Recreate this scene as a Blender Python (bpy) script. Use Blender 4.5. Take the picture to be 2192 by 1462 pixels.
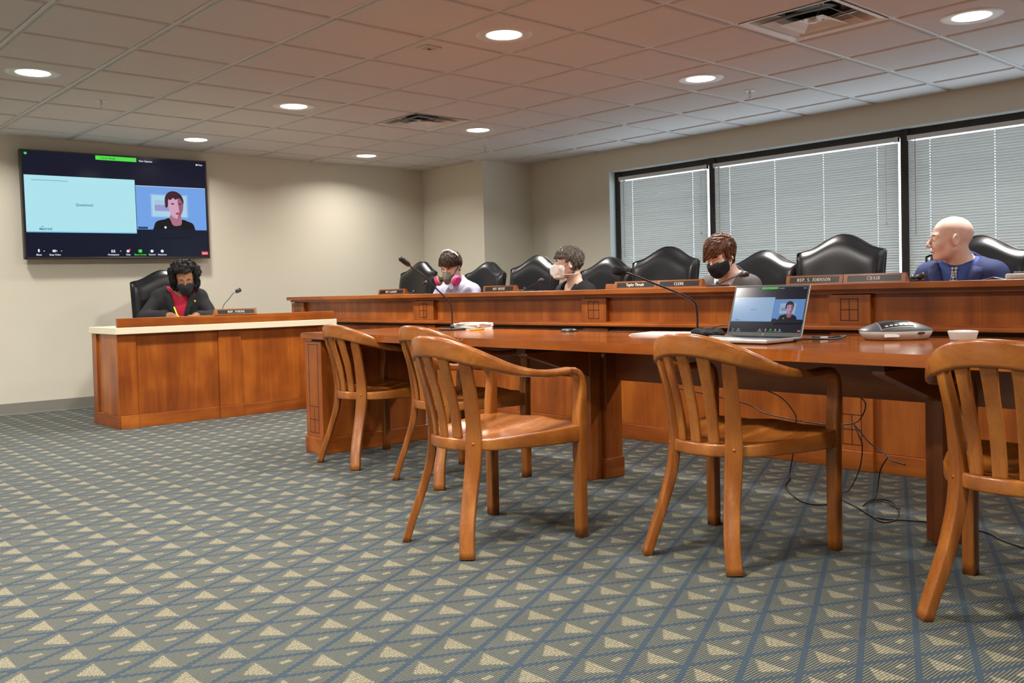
import bpy, bmesh, math, random
import numpy as np
from mathutils import Vector, Matrix

for _o in list(bpy.data.objects):
    bpy.data.objects.remove(_o, do_unlink=True)
scene = bpy.context.scene
COL = scene.collection
random.seed(7)
PI = math.pi

# ------------------------------------------------------------------ camera
CAM_H = 0.965
YAW, PITCH, ROLL = 0.8426, -0.0273, -0.0238
cam_data = bpy.data.cameras.new('camera')
cam_data.sensor_width = 36.0
cam_data.lens = 1975.2 / 2192 * 36.0
cam_data.shift_y = -(731 - 679.7) / 2192
cam_data.clip_start = 0.05
cam = bpy.data.objects.new('camera', cam_data)
COL.objects.link(cam)
_f = Vector((math.cos(PITCH) * math.cos(YAW), math.cos(PITCH) * math.sin(YAW), math.sin(PITCH)))
_r = Vector((math.sin(YAW), -math.cos(YAW), 0))
_u = _r.cross(_f)
_c, _s = math.cos(ROLL), math.sin(ROLL)
_r2 = _c * _r + _s * _u
_u2 = -_s * _r + _c * _u
cam.matrix_world = Matrix(((_r2.x, _u2.x, -_f.x, 0), (_r2.y, _u2.y, -_f.y, 0), (_r2.z, _u2.z, -_f.z, CAM_H), (0, 0, 0, 1)))
scene.camera = cam

# ------------------------------------------------------------------ world: overcast daylight outside the windows
world = bpy.data.worlds.new('overcast_sky')
scene.world = world
world.use_nodes = True
_bg = world.node_tree.nodes['Background']
_bg.inputs[0].default_value = (0.88, 0.94, 1.0, 1)
_bg.inputs[1].default_value = 4.8

scene.view_settings.view_transform = 'Standard'
scene.view_settings.look = 'None'
scene.view_settings.gamma = 1.0
scene.view_settings.use_curve_mapping = False
scene.view_settings.exposure = 0.0
scene.cycles.max_bounces = 6
scene.cycles.diffuse_bounces = 4
scene.cycles.glossy_bounces = 3
scene.cycles.transmission_bounces = 3
scene.cycles.transparent_max_bounces = 6
scene.cycles.caustics_reflective = False
scene.cycles.caustics_refractive = False
LAMP_W = 41.0
LAMP_COL = (1.0, 0.95, 0.88)

# ------------------------------------------------------------------ material helpers
def s2l(c):
    return tuple(((v / 255.0) / 12.92) if v / 255.0 <= 0.04045 else (((v / 255.0) + 0.055) / 1.055) ** 2.4 for v in c)

class Nodes:
    def __init__(self, mat):
        self.t = mat.node_tree
        self.b = self.t.nodes['Principled BSDF']
    def new(self, kind, **kw):
        n = self.t.nodes.new(kind)
        for k, v in kw.items():
            setattr(n, k, v)
        return n
    def link(self, a, b):
        self.t.links.new(a, b)
    def put(self, sock, v):
        if hasattr(v, 'is_linked') or isinstance(v, bpy.types.NodeSocket):
            self.link(v, sock)
        else:
            sock.default_value = v
    def m(self, op, a, b=None, c=None):
        n = self.new('ShaderNodeMath', operation=op)
        self.put(n.inputs[0], a)
        if b is not None: self.put(n.inputs[1], b)
        if c is not None: self.put(n.inputs[2], c)
        return n.outputs[0]
    def mix(self, f, a, b, mode='MIX'):
        n = self.new('ShaderNodeMix', data_type='RGBA', blend_type=mode)
        self.put(n.inputs[0], f)
        for i, v in ((6, a), (7, b)):
            if isinstance(v, tuple) and len(v) == 3: v = v + (1,)
            self.put(n.inputs[i], v)
        return n.outputs[2]
    def coord(self, which='Object'):
        return self.new('ShaderNodeTexCoord').outputs[which]
    def mapping(self, vec, scale, rot=(0, 0, 0), loc=(0, 0, 0)):
        n = self.new('ShaderNodeMapping')
        self.link(vec, n.inputs[0])
        n.inputs['Scale'].default_value = scale
        n.inputs['Rotation'].default_value = rot
        n.inputs['Location'].default_value = loc
        return n.outputs[0]
    def noise(self, vec, scale, detail=3, rough=0.5, dist=0.0):
        n = self.new('ShaderNodeTexNoise')
        self.link(vec, n.inputs['Vector'])
        n.inputs['Scale'].default_value = scale
        n.inputs['Detail'].default_value = detail
        n.inputs['Roughness'].default_value = rough
        n.inputs['Distortion'].default_value = dist
        return n.outputs[0]
    def ramp(self, fac, stops):
        n = self.new('ShaderNodeValToRGB')
        self.put(n.inputs[0], fac)
        e = n.color_ramp.elements
        while len(e) < len(stops): e.new(0.5)
        for i, (p, c) in enumerate(stops):
            e[i].position = p
            e[i].color = tuple(c) + (1,) if len(c) == 3 else c
        return n.outputs[0]
    def bump(self, height, strength, dist=0.002):
        n = self.new('ShaderNodeBump')
        n.inputs['Strength'].default_value = strength
        n.inputs['Distance'].default_value = dist
        self.put(n.inputs['Height'], height)
        self.link(n.outputs[0], self.b.inputs['Normal'])

def newmat(name, col=(0.5, 0.5, 0.5), rough=0.5, metal=0.0, spec=0.5, emit=None, es=1.0, coat=0.0):
    m = bpy.data.materials.new(name)
    m.use_nodes = True
    b = m.node_tree.nodes['Principled BSDF']
    b.inputs['Base Color'].default_value = tuple(col) + (1,)
    b.inputs['Roughness'].default_value = rough
    b.inputs['Metallic'].default_value = metal
    b.inputs['Specular IOR Level'].default_value = spec
    b.inputs['Coat Weight'].default_value = coat
    b.inputs['Coat Roughness'].default_value = 0.12
    if emit is not None:
        b.inputs['Emission Color'].default_value = tuple(emit) + (1,)
        b.inputs['Emission Strength'].default_value = es
    return m

def mat_noise(name, c1, c2, scale, rough=0.6, bump=0.0, detail=3, spec=0.4, stretch=(1, 1, 1), bdist=0.001):
    m = newmat(name, c1, rough, spec=spec)
    n = Nodes(m)
    v = n.mapping(n.coord(), stretch)
    f = n.noise(v, scale, detail)
    n.link(n.mix(n.ramp(f, [(0.3, (0, 0, 0)), (0.7, (1, 1, 1))]), c1, c2), n.b.inputs['Base Color'])
    if bump: n.bump(f, bump, bdist)
    return m

def mat_wood(name, dark, mid, light, axis, rough=0.28, coat=0.25, fine=1.0):
    m = newmat(name, mid, rough, coat=coat)
    n = Nodes(m)
    st = {'x': (0.07, 1, 1), 'y': (1, 0.07, 1), 'z': (1, 1, 0.07)}[axis]
    co = n.coord()
    v = n.mapping(co, st)
    big = n.noise(v, 9 * fine, 4, 0.55, 0.6)
    v2 = n.mapping(co, tuple(max(0.035, q * q) for q in st))
    small = n.noise(v2, 160 * fine, 3, 0.6)
    blot = n.noise(co, 4.5, 2, 0.5)
    f = n.m('ADD', n.m('MULTIPLY', big, 0.55), n.m('ADD', n.m('MULTIPLY', small, 0.13), n.m('MULTIPLY', blot, 0.32)))
    col = n.ramp(f, [(0.30, dark), (0.48, mid), (0.68, light)])
    n.link(col, n.b.inputs['Base Color'])
    n.link(n.m('ADD', n.m('MULTIPLY', small, 0.16), rough - 0.06), n.b.inputs['Roughness'])
    n.bump(small, 0.06, 0.0005)
    return m

M = {}
def wood_set(key, dark, mid, light, **kw):
    for ax in 'xyz':
        M[key + ax] = mat_wood(key + '_grain_' + ax, s2l(dark), s2l(mid), s2l(light), ax, **kw)
wood_set('cherry', (104, 46, 10), (144, 73, 19), (182, 104, 34), rough=0.34, coat=0.08)
wood_set('table', (108, 50, 12), (142, 72, 20), (174, 98, 34), rough=0.10, coat=0.0)
wood_set('honey', (102, 52, 16), (142, 80, 28), (182, 116, 50), rough=0.27, coat=0.15, fine=1.3)
M['inlay'] = newmat('dark_inlay', s2l((48, 18, 6)), 0.6)
M['under'] = newmat('dark_brown_underframe', s2l((70, 32, 14)), 0.5)  # even dark brown for the parts below the tops and ledge
M['wall'] = mat_noise('beige_vinyl_wallcovering', s2l((216, 211, 195)), s2l((221, 216, 201)), 260, 0.75, 0.25, 2, 0.25)
M['reveal'] = mat_noise('daylit_window_reveal', s2l((214, 220, 218)), s2l((220, 225, 222)), 80, 0.7)  # wall paint made paler to stand for the daylight on it
M['tile'] = mat_noise('mineral_fibre_tile', s2l((204, 201, 200)), s2l((214, 211, 210)), 140, 0.9, 0.35, 4, 0.1, bdist=0.002)
M['tee'] = newmat('white_steel_tee', s2l((206, 202, 198)), 0.45)
M['baseboard'] = newmat('grey_vinyl_baseboard', s2l((132, 130, 122)), 0.5)
M['bronze'] = newmat('dark_bronze_aluminium', s2l((46, 40, 36)), 0.45, 0.3)
M['white_metal'] = newmat('white_enamel_metal', s2l((214, 214, 212)), 0.35)
M['cream'] = mat_noise('cream_solid_surface', s2l((222, 212, 186)), s2l((228, 220, 196)), 300, 0.35)
M['black_plastic'] = newmat('black_plastic', (0.012, 0.012, 0.013), 0.4)
M['black_foam'] = mat_noise('black_foam', (0.006, 0.006, 0.007), (0.016, 0.016, 0.017), 700, 0.95, 0.6)
M['gunmetal'] = newmat('gunmetal_bezel', s2l((88, 82, 80)), 0.28, 0.85)
M['silver'] = newmat('silver_aluminium', s2l((206, 206, 204)), 0.3, 0.7)
M['chrome'] = newmat('chrome', s2l((220, 220, 222)), 0.12, 1.0)
M['steel_blue'] = newmat('blue_grey_metallic_plastic', s2l((84, 88, 94)), 0.34, 0.25)
M['grey_plastic'] = newmat('warm_grey_plastic', s2l((176, 168, 160)), 0.5)
M['white_plastic'] = newmat('white_plastic', s2l((205, 206, 206)), 0.4)
M['paper'] = mat_noise('white_paper', s2l((232, 232, 230)), s2l((240, 240, 238)), 60, 0.8)
M['pencil'] = newmat('yellow_paint', s2l((226, 160, 40)), 0.4)
M['yellow'] = newmat('yellow_pen_plastic', s2l((236, 214, 40)), 0.4)
M['leather'] = mat_noise('black_leather', (0.004, 0.0045, 0.006), (0.007, 0.0075, 0.010), 420, 0.30, 0.10, 3, 0.38)
M['plate'] = newmat('black_engraved_plate', (0.010, 0.010, 0.010), 0.3)
M['letter'] = newmat('engraved_white_letter', s2l((232, 230, 222)), 0.6)
M['cord'] = newmat('black_rubber_cord', (0.010, 0.010, 0.011), 0.45)
M['grey_cord'] = newmat('grey_cord', s2l((96, 96, 98)), 0.5)

def mat_carpet():
    m = newmat('patterned_broadloom_carpet', (0.1, 0.1, 0.1), 0.95, spec=0.1)
    n = Nodes(m)
    sep = n.new('ShaderNodeSeparateXYZ')
    n.link(n.coord(), sep.inputs[0])
    x, y = sep.outputs[0], sep.outputs[1]
    LX, LY, NS = 0.157, 0.1524, 18.0
    u = n.m('DIVIDE', n.m('SUBTRACT', x, 2.342), LX)
    v = n.m('DIVIDE', n.m('SUBTRACT', y, 1.308), LY)
    row = n.m('MULTIPLY', v, NS)
    fr = n.m('FRACT', row)
    vq = n.m('DIVIDE', n.m('ADD', n.m('FLOOR', row), 0.5), NS)
    b2 = n.m('MULTIPLY', vq, 2.0)
    p = n.m('MULTIPLY', n.m('ADD', u, b2), 0.5)
    q = n.m('MULTIPLY', n.m('SUBTRACT', u, b2), 0.5)
    fp = n.m('SUBTRACT', p, n.m('ROUND', p))
    fq = n.m('SUBTRACT', q, n.m('ROUND', q))
    wob = n.m('MULTIPLY', n.m('SUBTRACT', n.noise(n.coord(), 190, 2, 0.6), 0.5), 0.012)
    dx = n.m('ADD', n.m('MULTIPLY', n.m('ADD', fp, fq), LX), wob)
    dy = n.m('MULTIPLY', n.m('SUBTRACT', fp, fq), LY * 0.5)
    ady = n.m('ABSOLUTE', dy)
    edge = n.m('MAXIMUM', n.m('ABSOLUTE', fp), n.m('ABSOLUTE', fq))
    blue = n.m('GREATER_THAN', n.m('ADD', edge, n.m('MULTIPLY', wob, 1.5)), 0.440)
    # cream triangle: apex towards low x, base along y through the diamond's middle
    lim = n.m('MULTIPLY', n.m('ADD', dx, 0.060), 0.86)
    tri = n.m('MULTIPLY', n.m('LESS_THAN', ady, lim), n.m('LESS_THAN', dx, 0.001))
    small = n.m('MULTIPLY', n.m('LESS_THAN', n.m('ABSOLUTE', n.m('SUBTRACT', dx, 0.062)), 0.016), n.m('LESS_THAN', ady, 0.0125))
    cream = n.m('MAXIMUM', tri, small)
    line = n.m('MULTIPLY', n.m('GREATER_THAN', fr, 0.32), n.m('LESS_THAN', fr, 0.64))
    gap = n.m('MULTIPLY', n.m('GREATER_THAN', fr, 0.10), n.m('LESS_THAN', fr, 0.80))
    co = n.coord()
    tuft = n.noise(co, 420, 2, 0.6)
    tuft2 = n.noise(co, 160, 2, 0.6)
    base = n.mix(line, s2l((64, 74, 74)), s2l((150, 149, 133)))
    base = n.mix(blue, base, s2l((64, 83, 99)))
    cr = n.mix(gap, s2l((100, 99, 86)), s2l((200, 192, 162)))
    dash = n.noise(n.mapping(n.coord(), (1, 0.5, 1)), 300, 2, 0.7)
    dk = n.ramp(dash, [(0.38, s2l((112, 108, 92))), (0.56, (1, 1, 1))])
    cr = n.mix(0.75, cr, dk, 'MULTIPLY')
    base = n.mix(cream, base, cr)
    k = n.m('ADD', 0.12, n.m('MULTIPLY', n.m('ADD', n.m('MULTIPLY', tuft, 0.6), n.m('MULTIPLY', tuft2, 0.4)), 0.80))
    col = n.mix(1.0, base, (1, 1, 1), 'MULTIPLY')
    vm = n.new('ShaderNodeVectorMath', operation='SCALE')
    n.link(base, vm.inputs[0])
    n.link(k, vm.inputs['Scale'])
    n.link(vm.outputs[0], n.b.inputs['Base Color'])
    n.bump(n.m('ADD', n.m('MULTIPLY', tuft, 0.6), n.m('MULTIPLY', line, 0.5)), 0.5, 0.003)
    n.b.inputs['Sheen Weight'].default_value = 0.1
    return m
M['carpet'] = mat_carpet()

def mat_slat():
    m = newmat('pale_vinyl_blind_slat', s2l((204, 204, 200)), 0.4)
    t = m.node_tree
    b = t.nodes['Principled BSDF']
    tr = t.nodes.new('ShaderNodeBsdfTranslucent')
    tr.inputs[0].default_value = (0.95, 0.93, 0.88, 1)
    mx = t.nodes.new('ShaderNodeMixShader')
    mx.inputs[0].default_value = 0.018
    t.links.new(b.outputs[0], mx.inputs[1])
    t.links.new(tr.outputs[0], mx.inputs[2])
    t.links.new(mx.outputs[0], t.nodes['Material Output'].inputs[0])
    return m
M['slat'] = mat_slat()

def mat_glass():
    m = newmat('tinted_window_glass')
    t = m.node_tree
    tr = t.nodes.new('ShaderNodeBsdfTransparent')
    tr.inputs[0].default_value = (0.86, 0.92, 0.95, 1)
    gl = t.nodes.new('ShaderNodeBsdfGlossy')
    gl.inputs['Roughness'].default_value = 0.02
    mx = t.nodes.new('ShaderNodeMixShader')
    mx.inputs[0].default_value = 0.06
    t.links.new(tr.outputs[0], mx.inputs[1])
    t.links.new(gl.outputs[0], mx.inputs[2])
    t.links.new(mx.outputs[0], t.nodes['Material Output'].inputs[0])
    return m
M['glass'] = mat_glass()
M['lens'] = newmat('glowing_light_lens', (1, 1, 1), 0.5, emit=(1.0, 0.95, 0.88), es=6.0)
M['lens'].cycles.emission_sampling = 'NONE'        # each lamp's own light object does the lighting

def screen_mat(name, rgb, es=1.0, rough=0.14):
    m = newmat(name, (0.004, 0.004, 0.005), rough, spec=0.4, emit=s2l(rgb), es=es)
    m.cycles.emission_sampling = 'NONE' if max(rgb) < 235 and name not in ('screen_slide_172',) else 'AUTO'
    return m

# ------------------------------------------------------------------ mesh helpers
class MB:
    """collects faces, builds ONE mesh object"""
    def __init__(self):
        self.v = []
        self.f = []
        self.sm = []
    def add(self, vs, fs, smooth=False):
        o = len(self.v)
        self.v += [tuple(p) for p in vs]
        self.f += [tuple(i + o for i in f) for f in fs]
        self.sm += [smooth] * len(fs)
        return self
    def bm(self, bm, smooth=False):
        bm.verts.index_update()
        self.add([v.co.copy() for v in bm.verts], [[v.index for v in f.verts] for f in bm.faces], smooth)
        bm.free()
        return self
    def box(self, x0, x1, y0, y1, z0, z1, bev=0.0, seg=2, smooth=False):
        bm = bmesh.new()
        bmesh.ops.create_cube(bm, size=1.0)
        for v in bm.verts:
            v.co = Vector(((x0 + x1) / 2 + v.co.x * (x1 - x0), (y0 + y1) / 2 + v.co.y * (y1 - y0), (z0 + z1) / 2 + v.co.z * (z1 - z0)))
        if bev > 0:
            bmesh.ops.bevel(bm, geom=list(bm.edges), offset=bev, segments=seg, affect='EDGES', profile=0.5)
        return self.bm(bm, smooth)
    def prism(self, poly, axis, a, b):
        """extrude a 2D polygon along axis from a to b; poly in the two other axes order (cyclic)"""
        def P(u, v, w):
            return {'x': (w, u, v), 'y': (u, w, v), 'z': (u, v, w)}[axis]
        n = len(poly)
        vs = [P(u, v, a) for u, v in poly] + [P(u, v, b) for u, v in poly]
        fs = [tuple(range(n))[::-1], tuple(range(n, 2 * n))]
        fs += [(i, (i + 1) % n, n + (i + 1) % n, n + i) for i in range(n)]
        return self.add(vs, fs)
    def lathe(self, prof, n=24, centre=(0, 0, 0), smooth=True, cap=True):
        """profile of (r, z) rotated about z"""
        cx, cy, cz = centre
        vs, fs = [], []
        for r, z in prof:
            for i in range(n):
                a = 2 * PI * i / n
                vs.append((cx + r * math.cos(a), cy + r * math.sin(a), cz + z))
        for j in range(len(prof) - 1):
            for i in range(n):
                k = (i + 1) % n
                fs.append((j * n + i, j * n + k, (j + 1) * n + k, (j + 1) * n + i))
        if cap:
            fs.append(tuple(range(n))[::-1])
            fs.append(tuple(range((len(prof) - 1) * n, len(prof) * n)))
        return self.add(vs, fs, smooth)
    def cyl(self, p0, p1, r0, r1=None, n=16, smooth=True):
        return self.tube([p0, p1], [r0, r0 if r1 is None else r1], n, smooth)
    def tube(self, pts, r, n=8, smooth=True, closed=False):
        pts = [Vector(p) for p in pts]
        if not hasattr(r, '__len__'): r = [r] * len(pts)
        secs = [[(r[i] * math.cos(2 * PI * k / n), r[i] * math.sin(2 * PI * k / n)) for k in range(n)] for i in range(len(pts))]
        return self.sweep(pts, secs, None, smooth, closed)
    def sweep(self, pts, secs, ref=None, smooth=True, closed=False):
        """sections (list of (a,b) per point); a axis = ref made normal to the path, b = tangent x a"""
        pts = [Vector(p) for p in pts]
        N, n = len(pts), len(secs[0])
        vs, fs = [], []
        prev = None
        for i, p in enumerate(pts):
            if closed:
                t = pts[(i + 1) % N] - pts[i - 1]
            else:
                t = pts[min(i + 1, N - 1)] - pts[max(i - 1, 0)]
            t.normalize()
            if ref is None:
                a = prev if prev is not None else (Vector((0, 0, 1)) if abs(t.z) < 0.9 else Vector((1, 0, 0)))
            else:
                a = Vector(ref[i] if isinstance(ref, list) else ref)
            a = a - t * a.dot(t)
            a.normalize()
            prev = a
            b = t.cross(a)
            for u, w in secs[i]:
                vs.append(p + a * u + b * w)
        for i in range(N if closed else N - 1):
            j = (i + 1) % N
            for k in range(n):
                l = (k + 1) % n
                fs.append((i * n + k, i * n + l, j * n + l, j * n + k))
        if not closed:
            fs.append(tuple(range(n))[::-1])
            fs.append(tuple(range((N - 1) * n, N * n)))
        return self.add(vs, fs, smooth)
    def quad(self, a, b, c, d):
        return self.add([a, b, c, d], [(0, 1, 2, 3)])
    def xf(self, mat, start=0):
        for i in range(start, len(self.v)):
            self.v[i] = tuple(mat @ Vector(self.v[i]))
        return self
    def mesh(self, name):
        me = bpy.data.meshes.new(name)
        me.from_pydata([tuple(p) for p in self.v], [], self.f)
        bm = bmesh.new()
        bm.from_mesh(me)
        bmesh.ops.recalc_face_normals(bm, faces=list(bm.faces))
        bm.to_mesh(me)
        bm.free()
        me.polygons.foreach_set('use_smooth', self.sm)
        me.update()
        return me
    def build(self, name, mat, parent=None, loc=None, rot=None):
        return link(name, self.mesh(name), mat, parent, loc, rot)

def link(name, me, mat, parent=None, loc=None, rot=None):
    if mat is not None and not me.materials:
        me.materials.append(M[mat] if isinstance(mat, str) else mat)
    o = bpy.data.objects.new(name, me)
    COL.objects.link(o)
    o.parent = parent
    if loc is not None: o.location = loc
    if rot is not None: o.rotation_euler = rot
    return o

def tag(o, label=None, cat=None, group=None, kind=None):
    if label: o['label'] = label
    if cat: o['category'] = cat
    if group: o['group'] = group
    if kind: o['kind'] = kind
    return o

def thing(name, label, cat, loc=(0, 0, 0), rz=0.0, group=None):
    o = bpy.data.objects.new(name, None)
    COL.objects.link(o)
    o.location = loc
    o.rotation_euler = (0, 0, rz)
    o.empty_display_size = 0.05
    return tag(o, label, cat, group)

def struct(name, mb, mat, parent=None):
    o = mb.build(name, mat, parent)
    if parent is None: o['kind'] = 'structure'
    return o

def dup(root, loc, rz, label=None, group=None, sc=None):
    kids = [o for o in bpy.data.objects if o.parent == root]
    r = root.copy()
    COL.objects.link(r)
    r.location = loc
    r.rotation_euler = (0, 0, rz)
    if sc: r.scale = sc
    if label: r['label'] = label
    if group: r['group'] = group
    for ch in kids:
        c = ch.copy()
        COL.objects.link(c)
        c.parent = r
        for g in [o for o in bpy.data.objects if o.parent == ch]:
            d = g.copy()
            COL.objects.link(d)
            d.parent = c
    return r

def rrect(w, h, r=None, n=3):
    """rounded rectangle section, w along a, h along b"""
    r = min(w, h) * 0.3 if r is None else min(r, w * 0.49, h * 0.49)
    out = []
    for cx, cy, a0 in ((w / 2 - r, h / 2 - r, 0), (-w / 2 + r, h / 2 - r, 90), (-w / 2 + r, -h / 2 + r, 180), (w / 2 - r, -h / 2 + r, 270)):
        for k in range(n):
            a = math.radians(a0 + 90 * k / (n - 1))
            out.append((cx + r * math.cos(a), cy + r * math.sin(a)))
    return out

def smooth_path(pts, n=6):
    """Catmull-Rom through rows of any width"""
    P = [np.array(p, float) for p in pts]
    P = [2 * P[0] - P[1]] + P + [2 * P[-1] - P[-2]]
    out = []
    for i in range(1, len(P) - 2):
        for k in range(n):
            t = k / n
            a, b, c, d = P[i - 1], P[i], P[i + 1], P[i + 2]
            out.append(0.5 * (2 * b + (c - a) * t + (2 * a - 5 * b + 4 * c - d) * t * t + (3 * b - a - 3 * c + d) * t ** 3))
    out.append(P[-2])
    return out

_TXT = {}
def _text_unit(s, bold):
    c = bpy.data.curves.new('lettering', 'FONT')
    c.body = s
    c.size = 1.0
    c.align_x = 'CENTER'
    c.align_y = 'CENTER'
    c.offset = bold
    c.resolution_u = 2
    o = bpy.data.objects.new('lettering', c)
    COL.objects.link(o)
    dg = bpy.context.evaluated_depsgraph_get()
    me = bpy.data.meshes.new_from_object(o.evaluated_get(dg))
    bpy.data.objects.remove(o, do_unlink=True)
    return me
for _w in ('Questions?', 'M&DHHS', 'You are viewing', 'View Options', 'View', 'Mute', 'Stop Video', 'Participants', 'Chat', 'Share Screen', 'Record', 'Reactions', 'Leave', 'Taylor Thrush'):
    _TXT[_w] = _text_unit(_w, 0.022)
def text_mesh(s, size, align='CENTER', bold=0.0, depth=0.0):
    me = _TXT[s].copy()
    me.transform(Matrix.Scale(size, 4))
    return me

def frame_mat(origin, right, up):
    """4x4 with local x=right, y=up, z=outward"""
    r, u = Vector(right).normalized(), Vector(up).normalized()
    o = r.cross(u)
    return Matrix(((r.x, u.x, o.x, origin[0]), (r.y, u.y, o.y, origin[1]), (r.z, u.z, o.z, origin[2]), (0, 0, 0, 1)))

# serif capitals for the engraved name plates: strokes on a unit-high cell
def serif_word(word, height):
    TH, TN, SF = 0.17, 0.075, 0.06
    mb = MB()
    def bar(x0, y0, x1, y1, w):
        d = Vector((x1 - x0, y1 - y0))
        nrm = Vector((-d.y, d.x)).normalized() * w / 2
        return [(x0 + nrm.x, y0 + nrm.y), (x1 + nrm.x, y1 + nrm.y), (x1 - nrm.x, y1 - nrm.y), (x0 - nrm.x, y0 - nrm.y)]
    def arc(cx, cy, rx, ry, a0, a1, n=12):
        out = []
        P = []
        for k in range(n + 1):
            a = math.radians(a0 + (a1 - a0) * k / n)
            w = TN + (TH - TN) * abs(math.cos(a)) ** 1.3
            P.append((cx + rx * math.cos(a), cy + ry * math.sin(a), math.cos(a) * w / 2, math.sin(a) * w / 2))
        for k in range(n):
            a, b = P[k], P[k + 1]
            out.append([(a[0] + a[2], a[1] + a[3]), (b[0] + b[2], b[1] + b[3]), (b[0] - b[2], b[1] - b[3]), (a[0] - a[2], a[1] - a[3])])
        return out
    def stem(x, y0=0.0, y1=1.0, bot=True, top=True, w=TH):
        o = [bar(x, y0, x, y1, w)]
        if bot: o.append(bar(x - w / 2 - 0.07, y0 + SF / 2, x + w / 2 + 0.07, y0 + SF / 2, SF))
        if top: o.append(bar(x - w / 2 - 0.07, y1 - SF / 2, x + w / 2 + 0.07, y1 - SF / 2, SF))
        return o
    def G(c):
        if c == 'I': return stem(0.2), 0.4
        if c == 'E': return stem(0.2) + [bar(0.2, 0.965, 0.62, 0.965, TN), bar(0.2, 0.5, 0.52, 0.5, TN), bar(0.2, 0.035, 0.66, 0.035, TN), bar(0.62, 0.78, 0.62, 1, TN), bar(0.65, 0, 0.65, 0.24, TN), bar(0.51, 0.38, 0.51, 0.62, TN)], 0.74
        if c == 'L': return stem(0.2) + [bar(0.2, 0.035, 0.62, 0.035, TN), bar(0.62, 0, 0.62, 0.26, TN)], 0.7
        if c == 'P': return stem(0.2) + [bar(0.2, 0.965, 0.42, 0.965, TN), bar(0.2, 0.47, 0.42, 0.47, TN)] + arc(0.42, 0.715, 0.2, 0.25, -90, 90), 0.72
        if c == 'R': return stem(0.2) + [bar(0.2, 0.965, 0.42, 0.965, TN), bar(0.2, 0.5, 0.42, 0.5, TN)] + arc(0.42, 0.73, 0.19, 0.235, -90, 90) + [bar(0.4, 0.5, 0.72, 0.03, TH * 0.9)], 0.82
        if c == 'B': return stem(0.2) + [bar(0.2, 0.965, 0.42, 0.965, TN), bar(0.2, 0.53, 0.44, 0.53, TN), bar(0.2, 0.035, 0.44, 0.035, TN)] + arc(0.4, 0.75, 0.18, 0.215, -90, 90) + arc(0.43, 0.285, 0.21, 0.25, -90, 90), 0.76
        if c == 'D': return stem(0.2) + [bar(0.2, 0.965, 0.42, 0.965, TN), bar(0.2, 0.035, 0.42, 0.035, TN)] + arc(0.42, 0.5, 0.3, 0.465, -90, 90), 0.86
        if c == 'O': return arc(0.45, 0.5, 0.34, 0.465, 0, 360, 22), 0.9
        if c == 'C': return arc(0.45, 0.5, 0.34, 0.465, 50, 310, 18) + [bar(0.69, 0.72, 0.69, 1.0, TN), bar(0.69, 0.0, 0.69, 0.2, TN)], 0.8
        if c == 'G': return arc(0.45, 0.5, 0.34, 0.465, 50, 310, 18) + [bar(0.69, 0.72, 0.69, 1.0, TN)] + stem(0.7, 0.02, 0.45, False, True), 0.9
        if c == 'S': return arc(0.32, 0.735, 0.19, 0.23, 40, 270, 12) + arc(0.32, 0.27, 0.2, 0.235, -140, 90, 12), 0.62
        if c == 'J': return stem(0.3, 0.2, 1.0, False) + arc(0.16, 0.17, 0.14, 0.14, -170, 0, 8), 0.5
        if c == 'H': return stem(0.2) + stem(0.66) + [bar(0.2, 0.5, 0.66, 0.5, TN)], 0.88
        if c == 'N': return stem(0.16, w=TN) + stem(0.74, top=True, bot=False, w=TN) + [bar(0.16, 0.98, 0.74, 0.02, TH)], 0.92
        if c == 'U': return stem(0.2, 0.3, 1.0, False) + stem(0.7, 0.3, 1.0, False, w=TN) + arc(0.45, 0.32, 0.25, 0.29, 180, 360, 12), 0.9
        if c == 'Y': return stem(0.42, 0, 0.45, True, False) + [bar(0.42, 0.42, 0.12, 0.97, TH), bar(0.42, 0.42, 0.74, 0.97, TN), bar(0, 0.97, 0.26, 0.97, SF), bar(0.62, 0.97, 0.86, 0.97, SF)], 0.86
        if c == 'A': return [bar(0.12, 0.03, 0.42, 0.97, TN), bar(0.42, 0.97, 0.72, 0.03, TH), bar(0.22, 0.33, 0.62, 0.33, TN), bar(0, 0.03, 0.26, 0.03, SF), bar(0.58, 0.03, 0.86, 0.03, SF)], 0.86
        if c == 'X': return [bar(0.12, 0.97, 0.7, 0.03, TH), bar(0.14, 0.03, 0.68, 0.97, TN), bar(0, 0.97, 0.28, 0.97, SF), bar(0.56, 0.97, 0.8, 0.97, SF), bar(0, 0.03, 0.26, 0.03, SF), bar(0.54, 0.03, 0.82, 0.03, SF)], 0.82
        if c == 'K': return stem(0.2) + [bar(0.26, 0.42, 0.66, 0.97, TN), bar(0.36, 0.55, 0.72, 0.03, TH), bar(0.54, 0.97, 0.8, 0.97, SF), bar(0.58, 0.03, 0.86, 0.03, SF)], 0.86
        if c == '.': return [bar(0.12, 0.07, 0.26, 0.07, 0.14)], 0.38
        return [], 0.42
    x = 0.0
    polys = []
    for c in word:
        sc = 1.0
        if c == 'a': c, sc = 'A', 0.72
        g, w = G(c)
        for P in g:
            polys.append([(x + a * sc, b * sc) for a, b in P])
        x += (w + 0.10) * sc
    x -= 0.10
    eps = 0
    for P in polys:
        eps += 1
        z = 0.00002 * (eps % 7)
        mb.add([((a - x / 2) * height, (b - 0.5) * height, z) for a, b in P], [(0, 1, 2, 3)])
    return mb, x * height

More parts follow.
